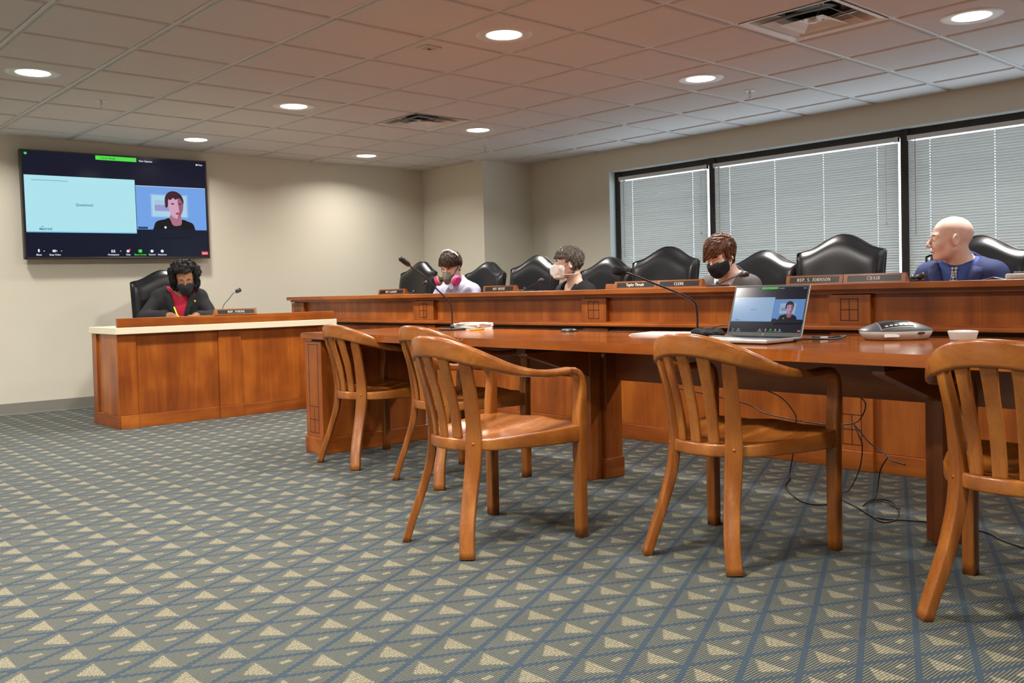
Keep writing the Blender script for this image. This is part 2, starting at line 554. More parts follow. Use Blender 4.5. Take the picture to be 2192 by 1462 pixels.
# ------------------------------------------------------------------ room shell
X0, X1, Y0, Y1, ZC = -3.2, 7.30, -3.2, 8.905, 2.435
floor = struct('floor', MB().box(X0, X1 + 0.2, Y0, Y1 + 0.15, -0.1, 0.0), 'carpet')
tag(floor, 'grey and blue carpet woven with cream triangles in a diamond lattice')
wall_back = struct('wall_back', MB().box(X0, X1 + 0.2, Y1, Y1 + 0.15, 0, 2.6), 'wall')
tag(wall_back, 'beige wall behind the wall-mounted television')
struct('wall_left', MB().box(X0 - 0.15, X0, Y0, Y1 + 0.15, 0, 2.6), 'wall')
struct('wall_front', MB().box(X0 - 0.15, X1 + 0.2, Y0 - 0.15, Y0, 0, 2.6), 'wall')
WY0, WY1, WZ0, WZ1 = -2.2, 6.595, 0.86, 2.213
w = MB()
w.box(X1, X1 + 0.2, Y0, Y1, 0, WZ0)
w.box(X1, X1 + 0.2, Y0, Y1, WZ1, 2.6)
w.box(X1, X1 + 0.2, WY1, Y1, WZ0, WZ1)
w.box(X1, X1 + 0.2, Y0, WY0, WZ0, WZ1)
tag(struct('wall_right', w, 'wall'), 'beige wall with the long row of windows')
tag(struct('wall_column', MB().box(6.565, X1, 7.79, Y1, 0, 2.6), 'wall'), 'square boxed column in the corner between television wall and windows')
# lining of the window opening; daylight on it is put into the colour
struct('trim_1', MB().box(X1 - 0.001, X1 + 0.13, WY1 - 0.004, WY1 + 0.001, WZ0, WZ1), 'reveal')
struct('trim_2', MB().box(X1 - 0.001, X1 + 0.13, WY0, WY1 - 0.004, WZ1 - 0.004, WZ1 + 0.001), 'reveal')
struct('trim_3', MB().box(X1 - 0.03, X1 + 0.13, WY0, WY1 - 0.004, WZ0 - 0.001, WZ0 + 0.02, 0.003), 'reveal')
# baseboards
bb = [(0.0, 0.0), (-0.012, 0.0), (-0.010, 0.012), (-0.006, 0.10), (0.0, 0.102)]
b = MB()
b.prism([(Y1 + q, z) for q, z in bb], 'x', X0, 6.565)
tag(struct('baseboard_back', b, 'baseboard'), 'grey vinyl baseboard along the television wall')
b = MB()
b.prism([(X1 + q, z) for q, z in bb], 'y', Y0, 7.79)
struct('baseboard_right', b, 'baseboard')

# ------------------------------------------------------------------ windows and blinds
bays = [(5.38, 6.52), (3.498, 5.315), (1.615, 3.432), (-0.27, 1.55), (-2.14, -0.335)]
FX0, FX1 = 7.40, 7.47
wlab = ['dark bronze framed narrow window nearest the corner column', 'dark bronze framed wide window in the middle of the row', 'dark bronze framed wide window behind the bald man']
for i, (a, c) in enumerate(bays):
    f = MB()
    f.box(FX0, FX1, a, c, 2.15, WZ1 - 0.004)
    f.box(FX0, FX1, a, c, WZ0 + 0.02, WZ0 + 0.07)
    hi = WY1 - 0.004 if i == 0 else c + 0.0325
    f.box(FX0 - 0.012, FX1, c, hi, WZ0 + 0.02, WZ1 - 0.004)
    lo = WY0 if i == len(bays) - 1 else a - 0.0325
    f.box(FX0 - 0.012, FX1, lo, a, WZ0 + 0.02, WZ1 - 0.004)
    o = struct('window_%d' % (i + 1), f, 'bronze')
    if i < 3: tag(o, wlab[i])
    MB().box(7.435, 7.439, a, c, WZ0 + 0.07, 2.15).build('pane', 'glass', o)

def slat_mesh(name, L, holes):
    prof = []
    wd = 0.025
    for k in range(4):
        t = -1 + 2 * k / 3
        prof.append((t * wd / 2, 0.0022 * (1 - t * t)))
    ys = [0.0]
    for h in sorted(holes): ys += [h - 0.0035, h + 0.0035]
    ys.append(L)
    mb = MB()
    for j in range(len(ys) - 1):
        for k in range(3):
            if j % 2 == 1 and k == 1: continue
            (u0, n0), (u1, n1) = prof[k], prof[k + 1]
            mb.add([(n0, ys[j], u0), (n1, ys[j], u1), (n1, ys[j + 1], u1), (n0, ys[j + 1], u0)], [(0, 1, 2, 3)], True)
    return mb.mesh(name)

def make_blind(y0, y1, holes, label, wand=None, cord=None, detail=True, joined=False):
    z_top, z_bot, pitch = 2.148, 0.905, 0.0215
    bx = 7.372
    t = thing('venetian_blind', label, 'blind', (bx, y0, z_bot), 0, 'white venetian blinds in the window row')
    L = y1 - y0
    hz = z_top - z_bot
    h = MB()
    h.box(-0.016, 0.016, 0, L, hz - 0.036, hz, 0.003)
    h.box(-0.018, 0.018, 0.0, 0.03, hz - 0.04, hz + 0.001)
    h.box(-0.018, 0.018, L - 0.03, L, hz - 0.04, hz + 0.001)
    h.build('headrail', 'white_metal', t)
    me = slat_mesh('slat', L - 0.012, [q - y0 for q in holes])
    me.materials.append(M['slat'])
    n = int((hz - 0.055) / pitch)
    rng = random.Random(int(y0 * 100))
    if joined:
        mb = MB()
        for k in range(n):
            s0 = len(mb.v)
            mb.add([v.co for v in me.vertices], [tuple(p.vertices) for p in me.polygons], True)
            mb.xf(Matrix.Translation((0, 0.006, hz - 0.058 - k * pitch)) @ Matrix.Rotation(-math.radians(33), 4, 'Y'), s0)
        o = mb.build('slat_pack', 'slat', t)
        o['kind'] = 'stuff'
    else:
        for k in range(n):
            o = link('slat', me, None, t, (0, 0.006, hz - 0.058 - k * pitch), (0, -math.radians(33 + rng.uniform(-1.5, 1.5)), 0))
    MB().box(-0.012, 0.012, 0.004, L - 0.004, 0.0, 0.016, 0.003).build('bottom_rail', 'white_metal', t)
    for q in holes:
        MB().box(-0.0155, -0.0145, q - y0 - 0.001, q - y0 + 0.001, 0.01, hz - 0.03).build('ladder_cord', 'white_plastic', t)
    if wand is not None:
        wz = wand[1] - z_bot
        MB().cyl((-0.024, wand[0] - y0, hz - 0.03), (-0.024, wand[0] - y0, wz), 0.003, n=6).build('tilt_wand', 'grey_plastic', t)
    if cord is not None:
        cz = cord[1] - z_bot
        MB().tube([(-0.024, cord[0] - y0, hz - 0.03), (-0.024, cord[0] - y0 + 0.002, cz)], 0.0016, 6).build('pull_cord', 'white_plastic', t)
        MB().lathe([(0.002, 0.03), (0.006, 0.024), (0.012, 0.0), (0.003, -0.002)], 8, (-0.024, cord[0] - y0, cz - 0.02)).build('tassel', 'white_plastic', t)
    return t

make_blind(5.385, 6.512, [5.56, 6.332], 'narrow venetian blind at the corner column end of the window row', (6.44, 1.30), (5.45, 1.50))
make_blind(3.503, 5.31, [3.682, 4.167, 4.645, 5.13], 'wide venetian blind behind the chair with the CHAIR nameplate', (5.24, 1.35), (3.60, 1.46))
make_blind(1.62, 3.427, [1.80, 2.28, 2.76, 3.247], 'wide venetian blind behind the bald man in the blue suit', (3.36, 1.35))
make_blind(-0.265, 1.545, [0.4, 1.0], 'venetian blind beyond the right edge of the picture', joined=True)
make_blind(-2.135, -0.34, [-1.5, -0.9], 'last venetian blind beyond the right edge of the picture', joined=True)

# ------------------------------------------------------------------ ceiling: plenum slab, tees, tiles
GX, GY, GS = 0.7654, 4.2504, 0.6096
ceil = struct('ceiling', MB().box(X0 - 0.1, X1 + 0.2, Y0 - 0.1, Y1 + 0.15, 2.52, 2.62), 'white_metal')
tag(ceil, 'suspended ceiling of square off-white mineral tiles in a white grid')
ai = list(range(math.floor((X0 - GX) / GS), math.ceil((X1 - GX) / GS)))
bi = list(range(math.floor((Y0 - GY) / GS), math.ceil((Y1 - GY) / GS)))
tee_w = 0.0118
for a in ai[1:]:
    x = GX + a * GS
    MB().box(x - tee_w, x + tee_w, Y0, Y1, ZC, ZC + 0.03).build('main_tee', 'tee', ceil)
for b_ in bi[1:]:
    y = GY + b_ * GS
    mb = MB()
    mb.box(X0, X1, y - tee_w, y + tee_w, ZC + 0.0008, ZC + 0.03)
    mb.build('cross_tee', 'tee', ceil)
am = MB()
am.box(X1 - 0.022, X1, Y0, 7.79, ZC - 0.001, ZC + 0.004)
am.box(X0, 6.565, Y1 - 0.022, Y1, ZC - 0.001, ZC + 0.004)
am.build('wall_angle', 'tee', ceil)

def tile_mesh(x0, x1, y0, y1, name='ceiling_tile'):
    cx, cy = (x0 + x1) / 2, (y0 + y1) / 2
    mb = MB()
    rings = []
    for ins, z in ((0.030, -0.0085), (0.0255, -0.004), (0.0245, 0.004), (0.002, 0.004), (0.002, 0.02)):
        rings.append([(x0 + ins - cx, y0 + ins - cy, z), (x1 - ins - cx, y0 + ins - cy, z), (x1 - ins - cx, y1 - ins - cy, z), (x0 + ins - cx, y1 - ins - cy, z)])
    vs = [p for r in rings for p in r]
    fs = [(3, 2, 1, 0)]
    for j in range(len(rings) - 1):
        for k in range(4):
            l = (k + 1) % 4
            fs.append((j * 4 + k, j * 4 + l, j * 4 + 4 + l, j * 4 + 4 + k))
    mb.add(vs, fs)
    return mb

LIGHTS = [(1.5, 3.5), (4.5, -0.5), (4.5, 3.5), (4.5, 6.5), (7.5, -0.5), (7.5, 3.5), (7.5, 6.5), (7.5, -3.5)]
VENTS = [(6.5, -2.5), (6.5, 3.5)]
full = tile_mesh(0, GS, 0, GS).mesh('ceiling_tile')
full.materials.append(M['tile'])
rest = MB()
ca, sa = math.cos(YAW), math.sin(YAW)
for a in ai:
    for b_ in bi:
        x0_, x1_ = max(X0, GX + a * GS), min(X1, GX + (a + 1) * GS)
        y0_, y1_ = max(Y0, GY + b_ * GS), min(Y1, GY + (b_ + 1) * GS)
        if x1_ - x0_ < 0.06 or y1_ - y0_ < 0.06: continue
        if (a + 0.5, b_ + 0.5) in VENTS: continue
        cx, cy = (x0_ + x1_) / 2, (y0_ + y1_) / 2
        if cx > 6.9 and cy > 8.0: continue
        dep, lat = cx * ca + cy * sa, cx * sa - cy * ca
        seen = dep > 2.6 and abs(lat) < dep * 0.555 + 0.9
        whole = x1_ - x0_ > GS - 0.001 and y1_ - y0_ > GS - 0.001
        if seen:
            if whole: me = full
            else:
                me = tile_mesh(x0_, x1_, y0_, y1_).mesh('ceiling_tile')
                me.materials.append(M['tile'])
            link('ceiling_tile', me, None, ceil, (cx, cy, ZC))
        else:
            s0 = len(rest.v)
            tm = tile_mesh(x0_, x1_, y0_, y1_)
            rest.add(tm.v, tm.f)
            rest.xf(Matrix.Translation((cx, cy, ZC)), s0)
rest.build('ceiling_tile_field', 'tile', ceil)['kind'] = 'stuff'

# ------------------------------------------------------------------ recessed downlights
ld = bpy.data.lights.new('downlight_lamp', 'AREA')
ld.shape = 'DISK'
ld.size = 0.19
ld.energy = LAMP_W
ld.color = LAMP_COL
ld.spread = math.radians(150)
ld_dim = ld.copy()                    # the row along the television wall is dimmed
ld_dim.energy = LAMP_W * 0.38
def lamp_shape(t):
    MB().lathe([(0.096, 0.02), (0.099, 0.0045), (0.112, 0.0), (0.135, -0.001), (0.158, 0.002), (0.161, 0.0065)], 40, cap=False).build('trim_ring', 'white_metal', t)
    MB().lathe([(0.0005, 0.0025), (0.06, 0.0028), (0.0985, 0.0035)], 40, cap=False).build('lens', 'lens', t)
    lo = bpy.data.objects.new('lamp_light', ld)
    COL.objects.link(lo)
    lo.parent = t
    lo.location = (0, 0, -0.004)
LL = {(1.5, 3.5): 'round recessed downlight above and left of the television, at the left edge', (4.5, -0.5): 'large round recessed downlight at the top middle beside the ceiling sensor',
      (4.5, 3.5): 'round recessed downlight left of the smaller square air diffuser', (4.5, 6.5): 'round recessed downlight just above the right end of the television',
      (7.5, -0.5): 'round recessed downlight nearest the middle window, beside a sprinkler', (7.5, 3.5): 'round recessed downlight just right of the smaller square air diffuser',
      (7.5, 6.5): 'smallest, farthest round recessed downlight, over the corner left of the column', (7.5, -3.5): 'round recessed downlight at the top right, right of the large air diffuser'}
proto = None
others = [(1.5, -0.5), (1.5, 6.5), (1.5, -3.5), (-1.5, 6.5), (-1.5, 3.5), (-1.5, -0.5), (-1.5, -3.5), (-4.5, 3.5), (-4.5, -0.5), (-4.5, -3.5), (7.5, -7.5), (4.5, -7.5), (1.5, -7.5), (-1.5, -7.5)]  # unseen lamps continuing the grid, added to light the room evenly
for k, (a, b_) in enumerate(LIGHTS + others):
    loc = (GX + a * GS, GY + b_ * GS, ZC - 0.014)
    lab = LL.get((a, b_), 'round recessed downlight outside the view, added to even out the room light')
    grp = 'recessed ceiling downlights' if (a, b_) in LL else 'unseen downlights added outside the view'
    if proto is None:
        proto = thing('ceiling_downlight', lab, 'ceiling light', loc, 0, grp)
        lamp_shape(proto)
        o = proto
    else:
        o = dup(proto, loc, 0, lab, grp)
    if b_ == 6.5:
        for ch in bpy.data.objects:
            if ch.parent == o and ch.type == 'LIGHT': ch.data = ld_dim

# ------------------------------------------------------------------ air diffusers
M['duct'] = newmat('dark_duct', s2l((40, 42, 46)), 0.4, 0.4)
def diffuser(a, b_, label):
    t = thing('air_diffuser', label, 'air vent', (GX + a * GS, GY + b_ * GS, ZC), 0, 'square ceiling air diffusers')
    def cone(r0, z0, r1, z1, th=0.003):
        vs = []
        for r, z in ((r0, z0), (r1, z1), (r1, z1 + th), (r0, z0 + th)):
            vs += [(-r, -r, z), (r, -r, z), (r, r, z), (-r, r, z)]
        fs = []
        for j in range(4):
            jj = (j + 1) % 4
            for k in range(4):
                l = (k + 1) % 4
                fs.append((j * 4 + k, j * 4 + l, jj * 4 + l, jj * 4 + k))
        return MB().add(vs, fs)
    h = GS / 2
    cone(h - 0.012, -0.006, h - 0.05, 0.002).build('outer_frame', 'white_metal', t)
    cone(h - 0.05, 0.002, h - 0.09, 0.075).build('outer_cone', 'white_metal', t)
    c1 = cone(0.205, -0.012, 0.165, 0.012)
    c1.add([(0.203, -0.203, -0.013), (0.203, 0.203, -0.013), (0.207, 0.207, -0.009), (0.207, -0.207, -0.009)], [(0, 1, 2, 3)])
    c1.build('middle_cone', 'white_metal', t)
    c2 = MB()
    P = [(0.135, -0.020), (0.11, -0.012), (0.085, -0.002), (0.06, 0.006), (0.0, 0.008)]
    vs, fs = [], []
    for r, z in P:
        vs += [(-r, -r, z), (r, -r, z), (r, r, z), (-r, r, z)]
    for j in range(len(P) - 1):
        for k in range(4):
            l = (k + 1) % 4
            fs.append((j * 4 + k, j * 4 + l, j * 4 + 4 + l, j * 4 + 4 + k))
    c2.add(vs, fs)
    c2.build('centre_plate', 'white_metal', t)
    MB().lathe([(0.026, -0.004), (0.03, 0.002), (0.012, 0.008)], 14, (0, 0, -0.004)).build('hub', 'white_metal', t)
    MB().lathe([(0.15, 0.0), (0.15, 0.06)], 28, (0, 0, 0.05), cap=False).build('duct_collar', 'duct', t)
    MB().box(-h + 0.01, h - 0.01, -h + 0.01, h - 0.01, 0.078, 0.083).build('plenum_box', 'duct', t)
    s = MB()
    for k in range(4):
        an = PI / 4 + k * PI / 2
        s.cyl((0.05 * math.cos(an), 0.05 * math.sin(an), 0.004), (0.3 * math.cos(an), 0.3 * math.sin(an), 0.06), 0.004, n=6)
    s.build('strut', 'chrome', t)
    return t
diffuser(6.5, -2.5, 'large square air diffuser at the top right of the ceiling')
diffuser(6.5, 3.5, 'smaller-looking square air diffuser at mid ceiling, left of a downlight')

def sprinkler(a, b_, label):
    t = thing('fire_sprinkler', label, 'sprinkler', (GX + a * GS, GY + b_ * GS, ZC - 0.0130), 0, 'fire sprinklers in the ceiling tiles')
    MB().lathe([(0.012, 0.004), (0.036, 0.0), (0.038, 0.002), (0.0385, 0.006)], 20).build('escutcheon', 'white_metal', t)
    b = MB()
    b.lathe([(0.010, 0.0), (0.010, -0.016)], 10)
    for s in (-1, 1):
        b.tube([(0, s * 0.010, -0.014), (0, s * 0.013, -0.03), (0, s * 0.003, -0.052)], 0.0025, 6)
    b.cyl((0, 0, -0.015), (0, 0, -0.05), 0.0025, n=6)
    b.build('sprinkler_head', 'chrome', t)
    MB().lathe([(0.002, -0.052), (0.014, -0.053), (0.015, -0.055), (0.002, -0.056)], 12).build('deflector', 'chrome', t)
sprinkler(2.5, 4.5, 'fire sprinkler on the left, above the television')
sprinkler(8.52, -0.48, 'fire sprinkler above the middle window')
sprinkler(8.55, 4.58, 'fire sprinkler near the corner column')
t = thing('ceiling_sensor', 'small flat rectangular sensor plate on a ceiling tile left of the top middle downlight', 'sensor', (GX + 4.2 * GS, GY + 0.26 * GS, ZC - 0.0085))
MB().box(-0.06, 0.06, -0.045, 0.045, -0.010, 0.0, 0.003).build('plate', 'tile', t)
MB().box(-0.04, 0.04, -0.026, 0.026, -0.0115, -0.009).build('face', 'grey_plastic', t)
MB().lathe([(0.012, -0.0135), (0.012, -0.0105)], 12).build('eye', 'black_plastic', t)

# ------------------------------------------------------------------ dais desk along the windows
def inlay_bars(rects, w=0.004):
    """thin dark strips on a plane: list of (u0,v0,u1,v1) lines"""
    return [(min(u0, u1) - w / 2, min(v0, v1) - w / 2, max(u0, u1) + w / 2, max(v0, v1) + w / 2) for u0, v0, u1, v1 in rects]
def window_inlay(u0, u1, v0, v1, cols=2, rows=2):
    L = []
    for k in range(cols + 1):
        u = u0 + (u1 - u0) * k / cols
        L.append((u, v0, u, v1))
    for k in range(rows + 1):
        v = v0 + (v1 - v0) * k / rows
        L.append((u0, v, u1, v))
    return L
def tall_inlay(u0, u1, v0, v1):
    """tall rectangle with a little 2 x 2 lattice at its foot, as on the desk posts"""
    s = u1 - u0
    vm, vt = v0 + s * 0.75, v0 + s * 1.5
    um = (u0 + u1) / 2
    return [(u0, v0, u0, v1), (u1, v0, u1, v1), (u0, v0, u1, v0), (u0, v1, u1, v1), (u0, vt, u1, vt), (u0, vm, u1, vm), (um, v0, um, vt)]

DX = 4.51
DY0, DY1 = -0.95, 8.315
D = thing('dais_desk', 'long cherry wood committee desk with square inlays in front of the windows', 'desk', (0, 0, 0))
pil = [(8.075, 8.315), (5.972, 6.248), (4.096, 4.320), (2.285, 2.515), (0.47, 0.70)]
MB().box(4.435, 4.80, DY0 - 0.02, DY1 + 0.02, 0.937, 0.970, 0.004).build('top_ledge', 'cherryy', D)
MB().box(4.47, 4.51, DY0, DY1, 0.917, 0.937).build('cove_moulding', 'cherryy', D)
MB().box(4.455, 4.56, DY0, DY1 + 0.005, 0.728, 0.748, 0.004).build('lower_ledge', 'cherryy', D)
MB().box(4.475, 4.56, DY0, DY1, 0.748, 0.758).build('ledge_bead', 'cherryy', D)
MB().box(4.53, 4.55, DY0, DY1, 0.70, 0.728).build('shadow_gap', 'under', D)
MB().box(4.80, 4.98, DY0, DY1, 0.715, 0.745, 0.003).build('work_surface', 'cherryy', D)
MB().box(4.78, 4.80, DY0, DY1, 0.05, 0.937).build('inner_panel', 'cherryz', D)
MB().box(4.51, 4.80, DY1 - 0.03, DY1, 0.0, 0.937).build('end_panel', 'cherryz', D)
for (a, c) in pil:
    MB().box(4.478, 4.53, a, c, 0.758, 0.912, 0.003).build('pilaster_block', 'cherryz', D)
    um, hw = (a + c) / 2, 0.052
    mb = MB()
    for u0, v0, u1, v1 in inlay_bars(window_inlay(um - hw * 0.92, um + hw * 0.92, 0.778, 0.889), 0.0045):
        mb.box(4.4772, 4.479, u0, u1, v0, v1)
    mb.build('inlay', 'inlay', D)
    MB().box(4.49, 4.53, a, c, 0.102, 0.715, 0.002).build('pilaster', 'cherryz', D)
    mb = MB()
    for u0, v0, u1, v1 in inlay_bars(tall_inlay(um - 0.052, um + 0.052, 0.132, 0.62), 0.004):
        mb.box(4.4892, 4.491, u0, u1, v0, v1)
    mb.build('lower_inlay', 'inlay', D)
    MB().box(4.478, 4.53, a - 0.004, c + 0.004, 0.0, 0.102, 0.003).build('plinth_block', 'cherryy', D)
edges = [DY1] + [v for p_ in pil for v in (p_[1], p_[0])] + [DY0]
for k in range(2, len(edges) - 1, 2):
    c, a = edges[k], edges[k + 1]
    n = 3
    for j in range(n):
        y0_, y1_ = a + (c - a) * j / n, a + (c - a) * (j + 1) / n
        MB().box(4.512, 4.54, y0_ + 0.0006, y1_ - 0.0006, 0.758, 0.918).build('frieze_panel', 'cherryz', D, (0, 0, 0))
    MB().box(4.512, 4.54, a, c, 0.10, 0.705).build('lower_panel', 'cherryz', D)
    MB().box(4.50, 4.54, a, c, 0.0, 0.098, 0.002).build('plinth', 'cherryy', D)

# ------------------------------------------------------------------ side desk under the television
S = thing('side_desk', 'low cherry side desk with a cream counter in front of the television', 'desk', (0, 0, 0))
SX0, SX1, SY0, SY1 = 2.405, 4.24, 7.165, 7.73
MB().box(2.378, 4.275, 7.125, 7.75, 0.717, 0.768, 0.003).build('countertop', 'cream', S)
MB().box(2.392, 4.25, 7.127, 7.16, 0.768, 0.838, 0.002).build('upstand', 'cherryx', S)
MB().box(SX0 + 0.02, SX1, SY0 + 0.02, SY1 - 0.02, 0.0, 0.717).build('carcass', 'cherryz', S)
for a, c in ((SX0, 2.535), (3.19, 3.385), (4.10, SX1)):
    MB().box(a, c, SY0 - 0.012, SY0 + 0.02, 0.102, 0.717, 0.002).build('pilaster', 'cherryz', S)
    MB().box(a - 0.002, c + 0.002, SY0 - 0.018, SY0 + 0.02, 0.0, 0.10, 0.002).build('plinth_block', 'cherryx', S)
for a, c in ((2.535, 3.19), (3.385, 4.10)):
    MB().box(a, c, SY0 + 0.002, SY0 + 0.02, 0.10, 0.717).build('front_panel', 'cherryz', S)
    MB().box(a, c, SY0 - 0.006, SY0 + 0.02, 0.0, 0.098, 0.002).build('plinth', 'cherryx', S)
MB().box(SX0 - 0.012, SX0 + 0.02, SY0 - 0.01, SY0 + 0.34, 0.10, 0.717, 0.002).build('side_pilaster', 'cherryz', S)
MB().box(SX0 + 0.004, SX0 + 0.02, SY0 + 0.34, SY1 - 0.10, 0.10, 0.717).build('side_panel', 'cherryz', S)
MB().box(SX0 - 0.012, SX0 + 0.02, SY1 - 0.10, SY1, 0.10, 0.717, 0.002).build('side_pilaster', 'cherryz', S)
MB().box(SX0 - 0.016, SX0 + 0.02, SY0 - 0.012, SY1, 0.0, 0.098, 0.002).build('side_plinth', 'cherryy', S)

# ------------------------------------------------------------------ witness table
TY0, TY1 = -0.62, 5.18
Tb = thing('witness_table', 'long glossy cherry table standing in front of the committee desk', 'table', (0, 0, 0))
mb = MB()
out = [(2.845, TY1), (2.852, 4.2), (2.855, 3.3), (2.835, 2.3), (2.80, 1.3), (2.79, 0.4), (2.80, -0.3), (2.815, TY0), (3.66, TY0), (3.66, TY1)]
bm = bmesh.new()
vs = [bm.verts.new((x, y, 0.705)) for x, y in out]
fc = bm.faces.new(vs)
ex = bmesh.ops.extrude_face_region(bm, geom=[fc])
for v in [g for g in ex['geom'] if isinstance(g, bmesh.types.BMVert)]: v.co.z = 0.745
bmesh.ops.bevel(bm, geom=[e for e in bm.edges if abs(e.verts[0].co.z - e.verts[1].co.z) < 1e-4], offset=0.005, segments=3, affect='EDGES')
mb.bm(bm)
mb.build('tabletop', 'tabley', Tb)
def end_panel(y0, y1):
    MB().box(2.862, 3.64, y0, y1, 0.10, 0.692, 0.003).build('end_panel', 'cherryz', Tb)
    MB().box(2.853, 3.648, y0 - 0.007, y1 + 0.007, 0.0, 0.10, 0.003).build('plinth', 'cherryx', Tb)
    MB().box(2.90, 3.62, y0 + 0.02, y1 - 0.02, 0.692, 0.705).build('spacer', 'under', Tb)
    mb = MB()
    um = (y0 + y1) / 2
    for u0, v0, u1, v1 in inlay_bars(tall_inlay(um - 0.054, um + 0.054, 0.128, 0.672), 0.0035):
        mb.box(2.8612, 2.863, u0, u1, v0, v1)
    mb.build('inlay', 'inlay', Tb)
end_panel(4.965, 5.162)
end_panel(-0.60, -0.40)
for y in (3.25, 1.49):
    MB().box(3.48, 3.60, y - 0.055, y + 0.055, 0.10, 0.66, 0.003).build('post', 'cherryz', Tb)
    MB().box(3.435, 3.48, y + 0.008, y + 0.055, 0.0, 0.66, 0.003).build('fin', 'cherryz', Tb)
    MB().box(3.39, 3.48, y - 0.03, y + 0.008, 0.0, 0.66, 0.003).build('front_fin', 'cherryz', Tb)
    MB().box(3.474, 3.606, y - 0.061, y + 0.061, 0.0, 0.102, 0.003).build('plinth', 'cherryx', Tb)
    MB().prism([(2.97, 0.672), (2.97, 0.66), (3.39, 0.53), (3.56, 0.53), (3.56, 0.672)], 'y', y - 0.022, y + 0.022).build('brace', 'cherryx', Tb)
    MB().box(2.95, 3.58, y - 0.03, y + 0.03, 0.672, 0.705).build('bearer', 'under', Tb)
MB().box(3.4785, 3.4805, 3.205, 3.225, 0.622, 0.640).build('sticker', 'cream', Tb)
MB().box(3.555, 3.60, -0.40, 3.195, 0.50, 0.66).build('apron_beam', 'cherryy', Tb)
MB().box(3.555, 3.60, 3.305, 4.965, 0.50, 0.66).build('apron_beam', 'cherryy', Tb)
MB().box(2.95, 3.60, -0.40, 4.965, 0.695, 0.705).build('underside', 'under', Tb)

